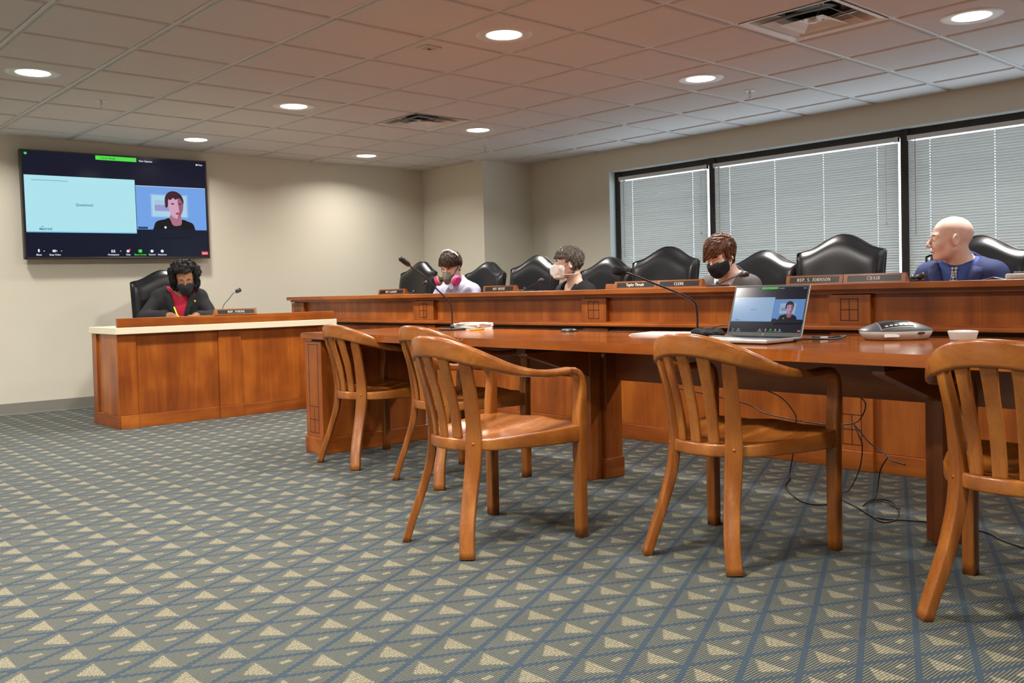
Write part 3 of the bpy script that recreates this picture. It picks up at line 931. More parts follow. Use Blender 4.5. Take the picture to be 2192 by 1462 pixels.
# ------------------------------------------------------------------ wooden armchairs
def wood_chair(label):
    t = thing('wooden_armchair', label, 'chair', (0, 0, 0), 0, 'slat-back wooden armchairs at the table')
    ox = -0.26
    A40 = math.radians(40)
    # rear posts
    for s in (1, -1):
        rows = [(0.0, 0.19, 0.0, 0.055, 0.030), (0.022, 0.166, 0.10, 0.055, 0.031), (0.052, 0.146, 0.20, 0.056, 0.032), (0.083, 0.132, 0.31, 0.060, 0.034),
                (0.095, 0.128, 0.40, 0.062, 0.034), (0.092, 0.130, 0.48, 0.056, 0.030), (0.074, 0.136, 0.60, 0.050, 0.027), (0.048, 0.146, 0.700, 0.048, 0.025), (0.052, 0.149, 0.728, 0.040, 0.018)]
        sp = smooth_path(rows, 4)
        pts = [(r[0] + ox, s * r[1], r[2]) for r in sp]
        secs = [rrect(r[3], r[4], 0.0055) for r in sp]
        ref = (math.sin(A40), s * math.cos(A40), 0)
        MB().sweep(pts, secs, ref).build('rear_leg', 'honeyz', t)
        n = Vector((-math.cos(A40), s * math.sin(A40), 0))
        c = Vector((0.095 + ox, s * 0.128, 0.405)) + n * 0.0165
        MB().cyl(c, c + n * 0.0008, 0.0065, n=12).build('dowel_plug', 'cherryx', t)
    # slats
    for ang in (-20, 0, 20):
        an = math.radians(ang)
        rows = []
        for z, cx, R in ((0.415, 0.252, 0.196), (0.48, 0.246, 0.196), (0.57, 0.236, 0.204), (0.66, 0.218, 0.214), (0.725, 0.207, 0.222), (0.752, 0.200, 0.224)):
            rows.append((cx - R * math.cos(an), R * math.sin(an), z, 0.040 + 0.008 * (0.77 - z) / 0.35 * 0 + (0.006 if z > 0.7 else 0)))
        sp = smooth_path(rows, 4)
        MB().sweep([(r[0] + ox, r[1], r[2]) for r in sp], [rrect(r[3], 0.014, 0.004) for r in sp], (math.sin(an) * -1 * -1, math.cos(an), 0)).build('slat', 'honeyz', t)
    # bent rail: arms and crest in one
    rows = [(0.455, 0.268, 0.657, 0.050, 0.027), (0.40, 0.270, 0.655, 0.054, 0.026), (0.33, 0.268, 0.656, 0.056, 0.027), (0.26, 0.258, 0.664, 0.054, 0.032), (0.19, 0.238, 0.680, 0.048, 0.042),
            (0.12, 0.206, 0.707, 0.042, 0.056), (0.065, 0.170, 0.731, 0.037, 0.068), (0.015, 0.115, 0.755, 0.034, 0.074), (-0.012, 0.055, 0.768, 0.033, 0.077), (-0.020, 0.0, 0.771, 0.033, 0.078)]
    full_ = rows + [(r[0], -r[1], r[2], r[3], r[4]) for r in rows[-2::-1]]
    sp = smooth_path(full_, 4)
    pts = [(r[0] + ox, r[1], r[2]) for r in sp]
    MB().sweep(pts, [rrect(r[4], r[3], min(r[3], r[4]) * 0.34, 4) for r in sp], (0, 0, 1)).build('arm_and_crest_rail', 'honeyy', t)
    # front legs with the bent top
    for s in (1, -1):
        rows = [(0.515, 0.266, 0.0, 0.042, 0.042), (0.515, 0.266, 0.22, 0.043, 0.044), (0.515, 0.267, 0.44, 0.045, 0.046), (0.520, 0.268, 0.53, 0.046, 0.040), (0.523, 0.268, 0.585, 0.047, 0.034), (0.512, 0.268, 0.632, 0.048, 0.030), (0.480, 0.268, 0.654, 0.049, 0.028), (0.445, 0.268, 0.657, 0.050, 0.027)]
        sp = smooth_path(rows, 5)
        MB().sweep([(r[0] + ox, s * r[1], r[2]) for r in sp], [rrect(r[3], r[4], 0.008, 4) for r in sp], (0, 1, 0)).build('front_leg', 'honeyz', t)
    # saddled seat
    outl = []
    for k in range(13):
        an = math.radians(-46 + 92 * k / 12)
        outl.append((0.248 - 0.207 * math.cos(an), -0.207 * math.sin(an)))
    outl = outl[::-1]                                   # right to left
    left = [(0.14, 0.185), (0.22, 0.225), (0.32, 0.258), (0.42, 0.279), (0.50, 0.288), (0.533, 0.284)]
    left = left if outl[-1][1] > 0 else [(x, -y) for x, y in left]
    front = [(0.548, left[-1][1] * 0.8), (0.556, left[-1][1] * 0.4), (0.559, 0.0), (0.556, -left[-1][1] * 0.4), (0.548, -left[-1][1] * 0.8)]
    right = [(x, -y) for x, y in left[::-1]]
    o2 = outl + left + front + right
    cx, cy = 0.31, 0.0
    def ztop(x, y):
        z = 0.424 + 0.022 * max(0, min(1, (x - 0.15) / 0.38))
        z -= 0.020 * math.exp(-((abs(y) - 0.115) / 0.075) ** 2) * math.exp(-((x - 0.34) / 0.15) ** 2)
        z -= 0.006 * math.exp(-(y / 0.12) ** 2) * math.exp(-((x - 0.22) / 0.12) ** 2)
        z += 0.006 * math.exp(-(y / 0.05) ** 2) * max(0, min(1, (x - 0.38) / 0.15))
        return z
    mb = MB()
    n = len(o2)
    vs, fs = [], []
    ring = [(0.995, 'b', 0.0), (1.0, 'm', 0.0), (1.0, 't', -0.006), (0.99, 't', -0.001), (0.96, 't', 0.0)] + [(q, 't', 0) for q in (0.85, 0.7, 0.5, 0.3, 0.12)]
    def pt(f, x, y): return (cx + (x - cx) * f, cy + (y - cy) * f)
    for x, y in o2:
        px, py = pt(0.975, x, y)
        vs.append((px + ox, py, 0.378))
    for f, kind, dz in ring:
        for x, y in o2:
            px, py = pt(f, x, y)
            z = {'b': 0.380, 'm': 0.385, 't': ztop(px, py) + dz}[kind]
            vs.append((px + ox, py, z))
    R_ = len(ring) + 1
    for j in range(R_ - 1):
        for k in range(n):
            l = (k + 1) % n
            fs.append((j * n + k, j * n + l, (j + 1) * n + l, (j + 1) * n + k))
    fs.append(tuple(range(n))[::-1])
    fs.append(tuple(range((R_ - 1) * n, R_ * n)))
    mb.add(vs, fs, True)
    mb.build('seat', 'honeyx', t)
    return t
chairs = [(2.07, 2.785, 'wooden slat-back armchair pulled out into the open floor, its whole seat in view'),
          (2.722, 4.575, 'wooden slat-back armchair at the far left end of the table'),
          (2.725, 3.812, 'wooden slat-back armchair partly hidden behind the pulled-out armchair'),
          (2.572, 1.988, 'wooden slat-back armchair in front of the laptop'),
          (2.612, 0.995, 'wooden slat-back armchair cut off by the right edge of the picture')]
c0 = wood_chair(chairs[0][2])
c0.location = (chairs[0][0] + 0.26, chairs[0][1], 0)
for x, y, lab in chairs[1:]:
    dup(c0, (x + 0.26, y, 0), 0, lab)

# ------------------------------------------------------------------ leather executive chairs
def exec_chair(label, top=1.29):
    t = thing('executive_chair', label, 'chair', (0, 0, 0), 0, 'black leather executive chairs')
    NU, NV = 28, 22
    W, HB, HUMP = 0.285, 0.70, 0.095
    zb = 0.50
    def rim(u):                    # top line: camel back
        a = abs(u)
        return 0.5 + 0.5 * math.cos(PI * min(1.0, a / 0.92))
    def P(u, v, side):
        h = HB - HUMP + HUMP * rim(u) - 0.012 * max(0.0, abs(u) - 0.9) / 0.1
        z = zb + h * v
        hw = W * (0.93 + 0.07 * v)
        # squircle fall-off for the padding
        e = (1 - abs(u) ** 6) * (1 - max(0.0, (v - 0.80) / 0.20) ** 2.4) * (1 - max(0.0, (0.12 - v) / 0.12) ** 2)
        e = max(e, 0.0) ** 0.5
        if side > 0:
            th = 0.020 + 0.052 * e + 0.018 * math.exp(-((v - 0.22) / 0.16) ** 2) * e - 0.012 * math.exp(-((v - 0.47) / 0.03) ** 2) * e
        else:
            th = 0.020 + 0.030 * e
        x = -0.235 - 0.13 * (z - zb) / 0.8 + 0.035 * u * u
        return Vector((x + side * th, u * hw, z))
    mb = MB()
    for side in (1, -1):
        vs = [P(-1 + 2 * i / NU, j / NV, side) for j in range(NV + 1) for i in range(NU + 1)]
        fs = [(j * (NU + 1) + i, j * (NU + 1) + i + 1, (j + 1) * (NU + 1) + i + 1, (j + 1) * (NU + 1) + i) for j in range(NV) for i in range(NU)]
        if side < 0: fs = [f[::-1] for f in fs]
        mb.add(vs, fs, True)
    brd = [(-1 + 2 * i / NU, 0) for i in range(NU)] + [(1, j / NV) for j in range(NV)] + [(1 - 2 * i / NU, 1) for i in range(NU)] + [(-1, 1 - j / NV) for j in range(NV)]
    vs, fs = [], []
    for u, v in brd: vs += [P(u, v, 1), P(u, v, -1)]
    n = len(brd)
    for k in range(n):
        l = (k + 1) % n
        fs.append((2 * k, 2 * l, 2 * l + 1, 2 * k + 1))
    mb.add(vs, fs, True)
    back = mb.build('backrest', 'leather', t)
    wl = MB()
    for side in (1, -1):
        pts = [P(u, v, side) for u, v in brd if v > 0.02]
        wl.tube(pts[len([1 for u, v in brd if v > 0.02 and v < 0]):], 0.0045, 6)
    wl.build('piping', 'leather', back)
    sb = MB()
    sb.box(-0.26, 0.25, -0.26, 0.26, 0.35, 0.45, 0.035, 3, True)
    sb.build('seat', 'leather', t)
    for s in (1, -1):
        a = MB()
        rows = [(-0.24, s * 0.262, 0.63), (-0.05, s * 0.27, 0.645), (0.09, s * 0.27, 0.64), (0.15, s * 0.268, 0.62), (0.16, s * 0.266, 0.56), (0.13, s * 0.26, 0.45)]
        sp = smooth_path(rows, 4)
        a.sweep([tuple(r) for r in sp], [rrect(0.055, 0.04, 0.014) for r in sp], (0, 1, 0))
        a.build('armrest', 'leather', t)
    MB().cyl((0, 0, 0.12), (0, 0, 0.36), 0.028, n=14).build('column', 'black_plastic', t)
    b = MB()
    for k in range(5):
        an = 2 * PI * k / 5 + 0.3
        b.sweep([(0, 0, 0.11), (0.16 * math.cos(an), 0.16 * math.sin(an), 0.10), (0.29 * math.cos(an), 0.29 * math.sin(an), 0.075)], [rrect(0.05, 0.035), rrect(0.04, 0.03), rrect(0.03, 0.022)], (0, 0, 1))
    b.build('star_base', 'black_plastic', t)
    for k in range(5):
        an = 2 * PI * k / 5 + 0.3
        c = Vector((0.285 * math.cos(an), 0.285 * math.sin(an), 0.03))
        d = Vector((-math.sin(an), math.cos(an), 0)) * 0.02
        MB().cyl(c - d, c + d, 0.03, n=14).build('caster', 'black_plastic', t)
    return t
# crown heights differ with the gas lift; (x, y, top, facing degrees)
ex = [(5.60, 7.64, 1.297, 180, 'black leather executive chair at the far left end of the committee desk'),
      (5.60, 6.60, 1.252, 178, 'black leather executive chair right behind the man in the respirator'),
      (5.60, 5.90, 1.283, 182, 'black leather executive chair between the respirator man and the grey-haired person'),
      (5.60, 5.09, 1.231, 176, 'black leather executive chair behind the shoulder of the grey-haired person'),
      (5.60, 4.43, 1.283, 186, 'empty black leather executive chair above the CLERK nameplate'),
      (5.60, 3.615, 1.212, 180, 'black leather executive chair behind the auburn-haired person in the grey cardigan'),
      (5.60, 3.00, 1.288, 186, 'empty black leather executive chair behind the CHAIR nameplate'),
      (5.60, 2.16, 1.227, 184, 'black leather executive chair behind the bald man in the blue suit')]
e0 = exec_chair(ex[0][4])
e0.location = (ex[0][0] - 0.34, ex[0][1], 0)
e0.rotation_euler = (0, 0, math.radians(ex[0][3]))
e0.scale = (1, 1, ex[0][2] / 1.20)
for x, y, top, ang, lab in ex[1:]:
    dup(e0, (x - 0.34, y, 0), math.radians(ang), lab, sc=(1, 1, top / 1.20))
dup(e0, (3.155, 8.06, 0), math.radians(256), 'black leather executive chair under the television at the side desk', sc=(1, 1, 1.242 / 1.20))

# ------------------------------------------------------------------ signed-distance modelling of people (numpy) and surface nets
def surface_net(fn, lo, hi, h, relax=2):
    lo = np.array(lo, float)
    hi = np.array(hi, float)
    n = np.ceil((hi - lo) / h).astype(int) + 1
    B = 6                                            # evaluate only blocks the surface can pass through
    nb = -(-(n - 1) // B)
    c3 = [lo[i] + h * (B * np.arange(nb[i]) + B / 2) for i in range(3)]
    CX, CY, CZ = np.meshgrid(*c3, indexing='ij')
    cen = np.stack([CX, CY, CZ], -1).reshape(-1, 3)
    dc = fn(cen)
    d = np.repeat(np.repeat(np.repeat(dc.reshape(nb), B, 0), B, 1), B, 2)
    d = np.pad(d, ((0, 1), (0, 1), (0, 1)), 'edge')
    keep = np.argwhere((np.abs(dc) < h * (B + 1) * 1.25).reshape(nb))
    if len(keep):
        g = np.stack(np.meshgrid(*[np.arange(B + 1)] * 3, indexing='ij'), -1).reshape(-1, 3)
        ids = (keep[:, None, :] * B + g[None]).reshape(-1, 3)
        val = fn(lo + h * ids)
        d[ids[:, 0], ids[:, 1], ids[:, 2]] = val
    d = d[:n[0], :n[1], :n[2]]
    neg = d < 0
    cs = [(0, 0, 0), (1, 0, 0), (0, 1, 0), (1, 1, 0), (0, 0, 1), (1, 0, 1), (0, 1, 1), (1, 1, 1)]
    sl = lambda A, c: A[c[0]:A.shape[0] - 1 + c[0], c[1]:A.shape[1] - 1 + c[1], c[2]:A.shape[2] - 1 + c[2]]
    cnt = sum(sl(neg, c).astype(int) for c in cs)
    act = (cnt > 0) & (cnt < 8)
    idx = -np.ones(act.shape, int)
    cells = np.argwhere(act)
    idx[act] = np.arange(len(cells))
    acc = np.zeros((len(cells), 3))
    num = np.zeros(len(cells))
    dv = [sl(d, c)[act] for c in cs]
    for a in range(8):
        for b in range(a + 1, 8):
            if sum(abs(cs[a][k] - cs[b][k]) for k in range(3)) != 1: continue
            da, db = dv[a], dv[b]
            x = (da < 0) != (db < 0)
            t = np.where(x, da / np.where(x, da - db, 1), 0)
            p = np.array(cs[a], float) + t[:, None] * (np.array(cs[b], float) - np.array(cs[a], float))
            acc += np.where(x[:, None], p, 0)
            num += x
    V = lo + h * (cells + acc / num[:, None])
    F = []
    for k in range(3):
        o1, o2 = [(1, 2), (2, 0), (0, 1)][k]
        A = [slice(None)] * 3
        B = [slice(None)] * 3
        A[k] = slice(0, n[k] - 1)
        B[k] = slice(1, n[k])
        a, b = neg[tuple(A)], neg[tuple(B)]
        e = np.argwhere(a != b)
        e = e[(e[:, o1] > 0) & (e[:, o2] > 0) & (e[:, o1] < n[o1] - 1) & (e[:, o2] < n[o2] - 1)]
        sg = a[tuple(e.T)]
        def at(q1, q2):
            q = e.copy()
            q[:, o1] -= q1
            q[:, o2] -= q2
            return idx[tuple(q.T)]
        q = np.stack([at(1, 1), at(0, 1), at(0, 0), at(1, 0)], 1)
        q[~sg] = q[~sg][:, ::-1]
        F.append(q)
    F = np.concatenate(F)
    F = F[(F >= 0).all(1)]
    for _ in range(relax):
        s = np.zeros_like(V)
        c = np.zeros(len(V))
        for i in range(4):
            for j in ((i + 1) % 4, (i - 1) % 4):
                np.add.at(s, F[:, i], V[F[:, j]])
                np.add.at(c, F[:, i], 1)
        V = 0.5 * V + 0.5 * s / np.maximum(c, 1)[:, None]
    return V, F

def net_mesh(name, fn, lo, hi, h, relax=2):
    V, F = surface_net(fn, lo, hi, h, relax)
    me = bpy.data.meshes.new(name)
    me.from_pydata(V.tolist(), [], F.tolist())
    me.polygons.foreach_set('use_smooth', [True] * len(me.polygons))
    me.update()
    return me

def L3(v): return np.sqrt((v * v).sum(-1))
def smin(a, b, k):
    h = np.clip(0.5 + 0.5 * (b - a) / k, 0, 1)
    return b + (a - b) * h - k * h * (1 - h)
def smax(a, b, k): return -smin(-a, -b, k)
def ell(p, c, r):
    r = np.array(r, float)
    q = (p - np.array(c, float)) / r
    k0 = L3(q)
    k1 = L3(q / r)
    return k0 * (k0 - 1) / np.maximum(k1, 1e-6)
def sph(p, c, r): return L3(p - np.array(c, float)) - r
def cone(p, a, b, ra, rb):
    a, b = np.array(a, float), np.array(b, float)
    ab = b - a
    t = np.clip(((p - a) @ ab) / (ab @ ab), 0, 1)
    return L3(p - a - t[:, None] * ab) - (ra + (rb - ra) * t)
def rotm(yaw=0, pitch=0, roll=0):
    """columns = head axes in body frame; pitch > 0 looks down, yaw > 0 turns left"""
    cy, sy, cp, sp, cr, sr = math.cos(yaw), math.sin(yaw), math.cos(pitch), math.sin(pitch), math.cos(roll), math.sin(roll)
    Rz = np.array([[cy, -sy, 0], [sy, cy, 0], [0, 0, 1]])
    Ry = np.array([[cp, 0, sp], [0, 1, 0], [-sp, 0, cp]])
    Rx = np.array([[1, 0, 0], [0, cr, -sr], [0, sr, cr]])
    return Rz @ Ry @ Rx

def head_sdf(q, ears=True, nose=1.0, fem=0.0):
    s = np.array([1, 1, 1])
    ya = np.abs(q[:, 1])
    m = np.stack([q[:, 0], ya, q[:, 2]], 1)          # mirrored
    d = ell(m, (-0.014, 0, 0.033), (0.101, 0.0775, 0.089))
    d = smin(d, ell(m, (0.028, 0, -0.030), (0.067, 0.060, 0.080)), 0.03)
    d = smin(d, cone(m, (0.0, 0.047, -0.052), (0.062, 0.018, -0.094), 0.016, 0.015), 0.03)
    d = smin(d, sph(m, (0.076, 0.0, -0.096), 0.016), 0.022)
    d = smin(d, sph(m, (0.062, 0.040, -0.028), 0.018), 0.03)
    d = smin(d, cone(m, (0.084, 0.0, 0.022), (0.068, 0.045, 0.020), 0.010, 0.010), 0.018)
    d = smax(d, -sph(m, (0.106, 0.033, 0.002), 0.019), 0.012)
    d = smin(d, ell(m, (0.080, 0.032, -0.001), (0.011, 0.015, 0.011)), 0.006)     # closed lids / eye bulge
    d = smin(d, cone(m, (0.092, 0, 0.014), (0.118, 0, -0.028), 0.007, 0.0105 * nose), 0.010)
    d = smin(d, sph(m, (0.104, 0.011, -0.033), 0.0085 * nose), 0.008)
    d = smin(d, ell(m, (0.091, 0, -0.060), (0.010, 0.023, 0.0065)), 0.007)
    d = smin(d, ell(m, (0.088, 0, -0.073), (0.010, 0.020, 0.0075)), 0.007)
    d = smax(d, -cone(m, (0.104, 0, -0.0665), (0.094, 0.024, -0.0665), 0.0025, 0.001), 0.004)
    if ears:
        c, sn = math.cos(0.62), math.sin(0.62)
        e = m - np.array([-0.008, 0.084, -0.010])
        er = np.stack([c * e[:, 0] + sn * e[:, 1], -sn * e[:, 0] + c * e[:, 1], e[:, 2] + 0.15 * e[:, 0]], 1)
        de = ell(er, (-0.008, 0.0, 0), (0.023, 0.0095, 0.034))
        de = smax(de, -ell(er, (-0.006, 0.009, 0.003), (0.013, 0.010, 0.021)), 0.003)
        d = smin(d, de, 0.006)
    return d

class Person:
    """local frame: x forward, y left, z up, origin on the floor below the hips"""
    def __init__(self, label, loc, facing, head, hrot, shoulder, lean, arms, skin, build=1.0, torso_roll=0.0):
        self.loc, self.facing = loc, facing
        self.hc = np.array(head, float)
        self.R = rotm(*hrot)
        self.S = shoulder
        self.lean = lean
        self.arms = arms
        self.bw = build
        self.skin = skin
        self.label = label
    def hq(self, p): return (p - self.hc) @ self.R
    def h2b(self, q): return np.array(q, float) @ self.R.T + self.hc
    def axis(self):
        hips = np.array([-0.04, 0, 0.55])
        return hips, np.array([self.lean, 0, self.S])
    def torso(self, p, g=0.0):
        b = self.bw
        hips, sh = self.axis()
        ch = sh + (hips - sh) * 0.30
        be = sh + (hips - sh) * 0.68
        d = cone(p, sh + [0, -0.13 * b, -0.04], sh + [0, 0.13 * b, -0.04], 0.052 * b + g, 0.052 * b + g)
        for s_ in (1, -1):
            d = smin(d, cone(p, sh + [-0.015, s_ * 0.035, 0.038], sh + [0, s_ * 0.165 * b, -0.030], 0.042 + g, 0.046 * b + g), 0.03)
        d = smin(d, ell(p, ch + [0.01, 0, 0], (0.112 * b + g, 0.165 * b + g, 0.19)), 0.06)
        d = smin(d, ell(p, be, (0.115 * b + g, 0.155 * b + g, 0.19)), 0.06)
        d = smin(d, ell(p, hips + [0, 0, 0.0], (0.14 * b + g, 0.18 * b + g, 0.125)), 0.06)
        return d
    def neckline(self):
        hips, sh = self.axis()
        return sh + [-0.01, 0, 0.03], self.h2b((-0.030, 0, -0.045))
    def neck(self, p, g=0.0, r=0.052):
        a, b = self.neckline()
        return cone(p, a, b, (r + 0.008) * self.bw ** 0.5 + g, r + g)
    def arm(self, p, g=0.0, upto=1.0, r=(0.050, 0.040, 0.028)):
        d = None
        for sh, el, wr in self.arms:
            sh, el, wr = (np.array(v, float) for v in (sh, el, wr))
            w2 = el + (wr - el) * upto
            e = smin(cone(p, sh, el, r[0] + g, r[1] + g), cone(p, el, w2, r[1] + g, r[1] + (r[2] - r[1]) * upto + g), 0.02)
            d = e if d is None else np.minimum(d, e)
        return d
    def hands(self, p):
        d = None
        for k, (sh, el, wr) in enumerate(self.arms):
            el, wr = np.array(el, float), np.array(wr, float)
            f = (wr - el) / np.linalg.norm(wr - el)
            up = np.array([0, 0, 1.0])
            side = np.cross(up, f)
            side /= np.linalg.norm(side)
            nrm = np.cross(f, side)
            s = -1 if wr[1] > 0 else 1          # thumb towards the body's middle
            e = cone(p, wr, wr + f * 0.05, 0.026, 0.030)
            e = smin(e, cone(p, wr + f * 0.05 - side * 0.022, wr + f * 0.075 + side * 0.022, 0.016, 0.016), 0.015)
            for j, ln in enumerate((0.070, 0.078, 0.072, 0.056)):
                o = side * (0.030 - 0.020 * j) * s
                a = wr + f * 0.075 + o
                m = a + f * ln * 0.5 - nrm * 0.004
                b = m + (f * 0.75 - nrm * 0.65) * ln * 0.5
                e = np.minimum(e, smin(cone(p, a, m, 0.0092, 0.0085), cone(p, m, b, 0.0085, 0.007), 0.004))
            a = wr + f * 0.03 + side * s * 0.026
            m = a + (f * 0.6 + side * s * 0.6 - nrm * 0.3) * 0.042
            b = m + (f * 0.9 - nrm * 0.4) * 0.03
            e = smin(e, smin(cone(p, a, m, 0.012, 0.010), cone(p, m, b, 0.010, 0.008), 0.004), 0.008)
            d = e if d is None else np.minimum(d, e)
        return d
    def legs(self, p, g=0.0):
        d = None
        for s in (1, -1):
            e = cone(p, (-0.02, s * 0.09, 0.535), (0.40, s * 0.11, 0.545), 0.082 + g, 0.062 + g)
            e = smin(e, cone(p, (0.40, s * 0.11, 0.54), (0.37, s * 0.12, 0.10), 0.058 + g, 0.040 + g), 0.03)
            d = e if d is None else np.minimum(d, e)
        return d
    def feet(self, p):
        return np.minimum(cone(p, (0.36, 0.12, 0.05), (0.52, 0.14, 0.038), 0.045, 0.036), cone(p, (0.36, -0.12, 0.05), (0.52, -0.14, 0.038), 0.045, 0.036))
    def body(self, p):
        def near(fn, c, r):
            out = np.full(len(p), 0.5)
            k = L3(p - np.array(c, float)) < r
            if k.any(): out[k] = fn(p[k])
            return out
        d = near(lambda q: head_sdf(self.hq(q)), self.hc, 0.24)
        d = smin(d, self.neck(p), 0.02)
        d = smin(d, self.torso(p, -0.014), 0.045)
        d = smin(d, self.arm(p, -0.010), 0.03)
        wr = [np.array(a[2], float) for a in self.arms]
        mid = (wr[0] + wr[1]) / 2
        d = smin(d, near(self.hands, mid, np.linalg.norm(wr[0] - wr[1]) / 2 + 0.24), 0.012)
        d = smin(d, self.legs(p, -0.012), 0.03)
        d = smin(d, cone(p, (0.37, 0.12, 0.11), (0.48, 0.135, 0.04), 0.03, 0.025), 0.02)
        d = smin(d, cone(p, (0.37, -0.12, 0.11), (0.48, -0.135, 0.04), 0.03, 0.025), 0.02)
        return d
    def bounds(self, zlo=0.0):
        pts = [self.hc + 0.16, self.hc - 0.16, (0.56, 0.25, zlo), (-0.24, -0.25, zlo)]
        for a in self.arms:
            for v in a: pts += [np.array(v) + 0.16, np.array(v) - 0.16]
        pts = np.array([np.array(v, float) for v in pts])
        lo, hi = pts.min(0) - 0.02, pts.max(0) + 0.02
        lo[2] = max(lo[2], zlo)
        return lo, hi
    def make(self, cloth, h=0.0072):
        lo, hi = self.bounds(-0.01)
        me = net_mesh('person', self.body, lo, hi, h, 1)
        o = link('person', me, self.skin, None, self.loc, (0, 0, self.facing))
        tag(o, self.label, 'person')
        self.o = o
        # trousers and shoes
        def tr(p):
            d = self.legs(p)
            hips, sh = self.axis()
            d = smin(d, ell(p, hips, (0.148 * self.bw, 0.188 * self.bw, 0.13)), 0.05)
            return np.maximum(d, p[:, 2] - 0.66)
        link('trousers', net_mesh('trousers', tr, (-0.25, -0.28, 0.05), (0.56, 0.28, 0.72), 0.014), cloth, o)
        link('shoes', net_mesh('shoes', lambda p: np.maximum(self.feet(p), 0.004 - p[:, 2]), (0.28, -0.22, 0.0), (0.6, 0.22, 0.12), 0.012), 'black_plastic', o)
        return o
    def piece(self, name, fn, lo, hi, h, mat, relax=2, parent=None):
        return link(name, net_mesh(name, fn, lo, hi, h, relax), mat, parent or self.o)
    def hpiece(self, name, fn, lo, hi, h, mat, relax=2, parent=None):
        """piece modelled in head axes, stored in body axes"""
        V, F = surface_net(fn, lo, hi, h, relax)
        V = V @ self.R.T + self.hc
        me = bpy.data.meshes.new(name)
        me.from_pydata(V.tolist(), [], F.tolist())
        me.polygons.foreach_set('use_smooth', [True] * len(me.polygons))
        return link(name, me, mat, parent or self.o)
    def hmb(self, name, mb, mat, parent=None):
        T = Matrix([list(self.R[i]) + [self.hc[i]] for i in range(3)] + [[0, 0, 0, 1]])
        mb.xf(T)
        return mb.build(name, mat, parent or self.o)
    def vcut(self, p, zv, slope, x0=-0.02, ztop=None):
        """inside (negative) where a front V opening lies; zv = bottom of the V"""
        hips, sh = self.axis()
        w = (p[:, 2] - zv) * slope
        return np.maximum(np.maximum(np.abs(p[:, 1]) - w, x0 - (p[:, 0] - self.lean)), zv - p[:, 2])
    def jacket(self, mat, zv, slope, g=0.016, upto=0.93, name='jacket', collar=0.0, openfront=True, wrinkle=0.0, h=0.008, zlow=0.56):
        a, b = self.neckline()
        def fn(p):
            d = smin(self.torso(p, g), self.arm(p, g, upto, (0.052, 0.045, 0.036)), 0.035)
            nk = cone(p, a - [0.01, 0, 0.01], a + (b - a) * 0.45, 0.070 + g * 0.3 + collar, 0.062 + collar)
            d = smin(d, nk, 0.03)
            if wrinkle:
                d = d + wrinkle * np.sin(p[:, 2] * 55 + np.sin(p[:, 1] * 30) * 2 + p[:, 0] * 25) * np.sin(p[:, 1] * 38 + p[:, 0] * 31)
            d = np.maximum(d, zlow - p[:, 2])
            # open at the neck
            t = a + (b - a) * 0.45
            axis_ = (b - a) / np.linalg.norm(b - a)
            up = (p - t) @ axis_ + 0.004 - 0.3 * np.clip(-(p[:, 0] - self.lean), -0.1, 0.06)
            off = L3(p - a - np.clip(((p - a) @ axis_), 0, None)[:, None] * axis_)
            d = np.maximum(d, -np.maximum(-up, off - 0.115))
            d = smax(d, -cone(p, a - axis_ * 0.05, b, 0.056, 0.056), 0.004)
            if openfront:
                d = smax(d, -self.vcut(p, zv, slope), 0.004)
            return d
        lo, hi = self.bounds(zlow - 0.03)
        hi[2] = self.hc[2] + 0.02
        return self.piece(name, fn, lo, hi, h, mat, 1)
    def shirt(self, mat, zv, slope, g=0.006, name='shirt', vneck=True, h=0.009):
        def fn(p):
            d = self.torso(p, g)
            a, b = self.neckline()
            d = smin(d, cone(p, a, a + (b - a) * 0.3, 0.066, 0.060), 0.02)
            axis_ = (b - a) / np.linalg.norm(b - a)
            up = (p - (a + (b - a) * 0.3)) @ axis_
            off = L3(p - a - np.clip(((p - a) @ axis_), 0, None)[:, None] * axis_)
            d = np.maximum(d, -np.maximum(-up, off - 0.1))
            d = np.maximum(d, 0.6 - p[:, 2])
            if vneck: d = smax(d, -self.vcut(p, zv, slope), 0.004)
            return d
        lo, hi = self.bounds(0.58)
        hi[2] = self.hc[2] + 0.02
        return self.piece(name, fn, lo, hi, h, mat, 1)
    def lapels(self, mat, zv, ztop, w0=0.05, w1=0.075, spread=0.055, x0=0.10):
        """two flat lapel pieces lying on the jacket along the V"""
        hips, sh = self.axis()
        for s in (1, -1):
            mb = MB()
            n = 9
            vs = []
            for k in range(n):
                t = k / (n - 1)
                z = zv + (ztop - zv) * t
                yi = s * (0.004 + spread * t)
                wd = (0.012 + (w1 - 0.012) * min(1, t / 0.72)) if t <= 0.72 else w1 - (w1 - w0) * (t - 0.72) / 0.28
                if abs(t - 0.75) < 0.01: wd -= 0.02
                for f in (0.0, 0.5, 1.0):
                    y = yi + s * wd * f
                    vs.append((0, y, z - 0.012 * f))
            # drop on to the jacket surface
            P = np.array(vs)
            lo_, hi_ = np.full(len(P), self.lean - 0.03), np.full(len(P), self.lean + 0.30)
            for _ in range(22):
                m_ = (lo_ + hi_) / 2
                Q = P.copy()
                Q[:, 0] = m_
                a, b = self.neckline()
                d = smin(self.torso(Q, 0.016), cone(Q, a - [0.01, 0, 0.01], a + (b - a) * 0.45, 0.075, 0.062), 0.03)
                ins = d < 0
                lo_ = np.where(ins, m_, lo_)
                hi_ = np.where(ins, hi_, m_)
            P[:, 0] = hi_ + 0.008
            top = [tuple(v) for v in P]
            bot = [(v[0] - 0.012, v[1], v[2]) for v in P]
            fs = []
            for k in range(n - 1):
                for f in range(2):
                    i = k * 3 + f
                    fs.append((i, i + 1, i + 4, i + 3))
            N = len(top)
            fs2 = [tuple(j + N for j in f[::-1]) for f in fs]
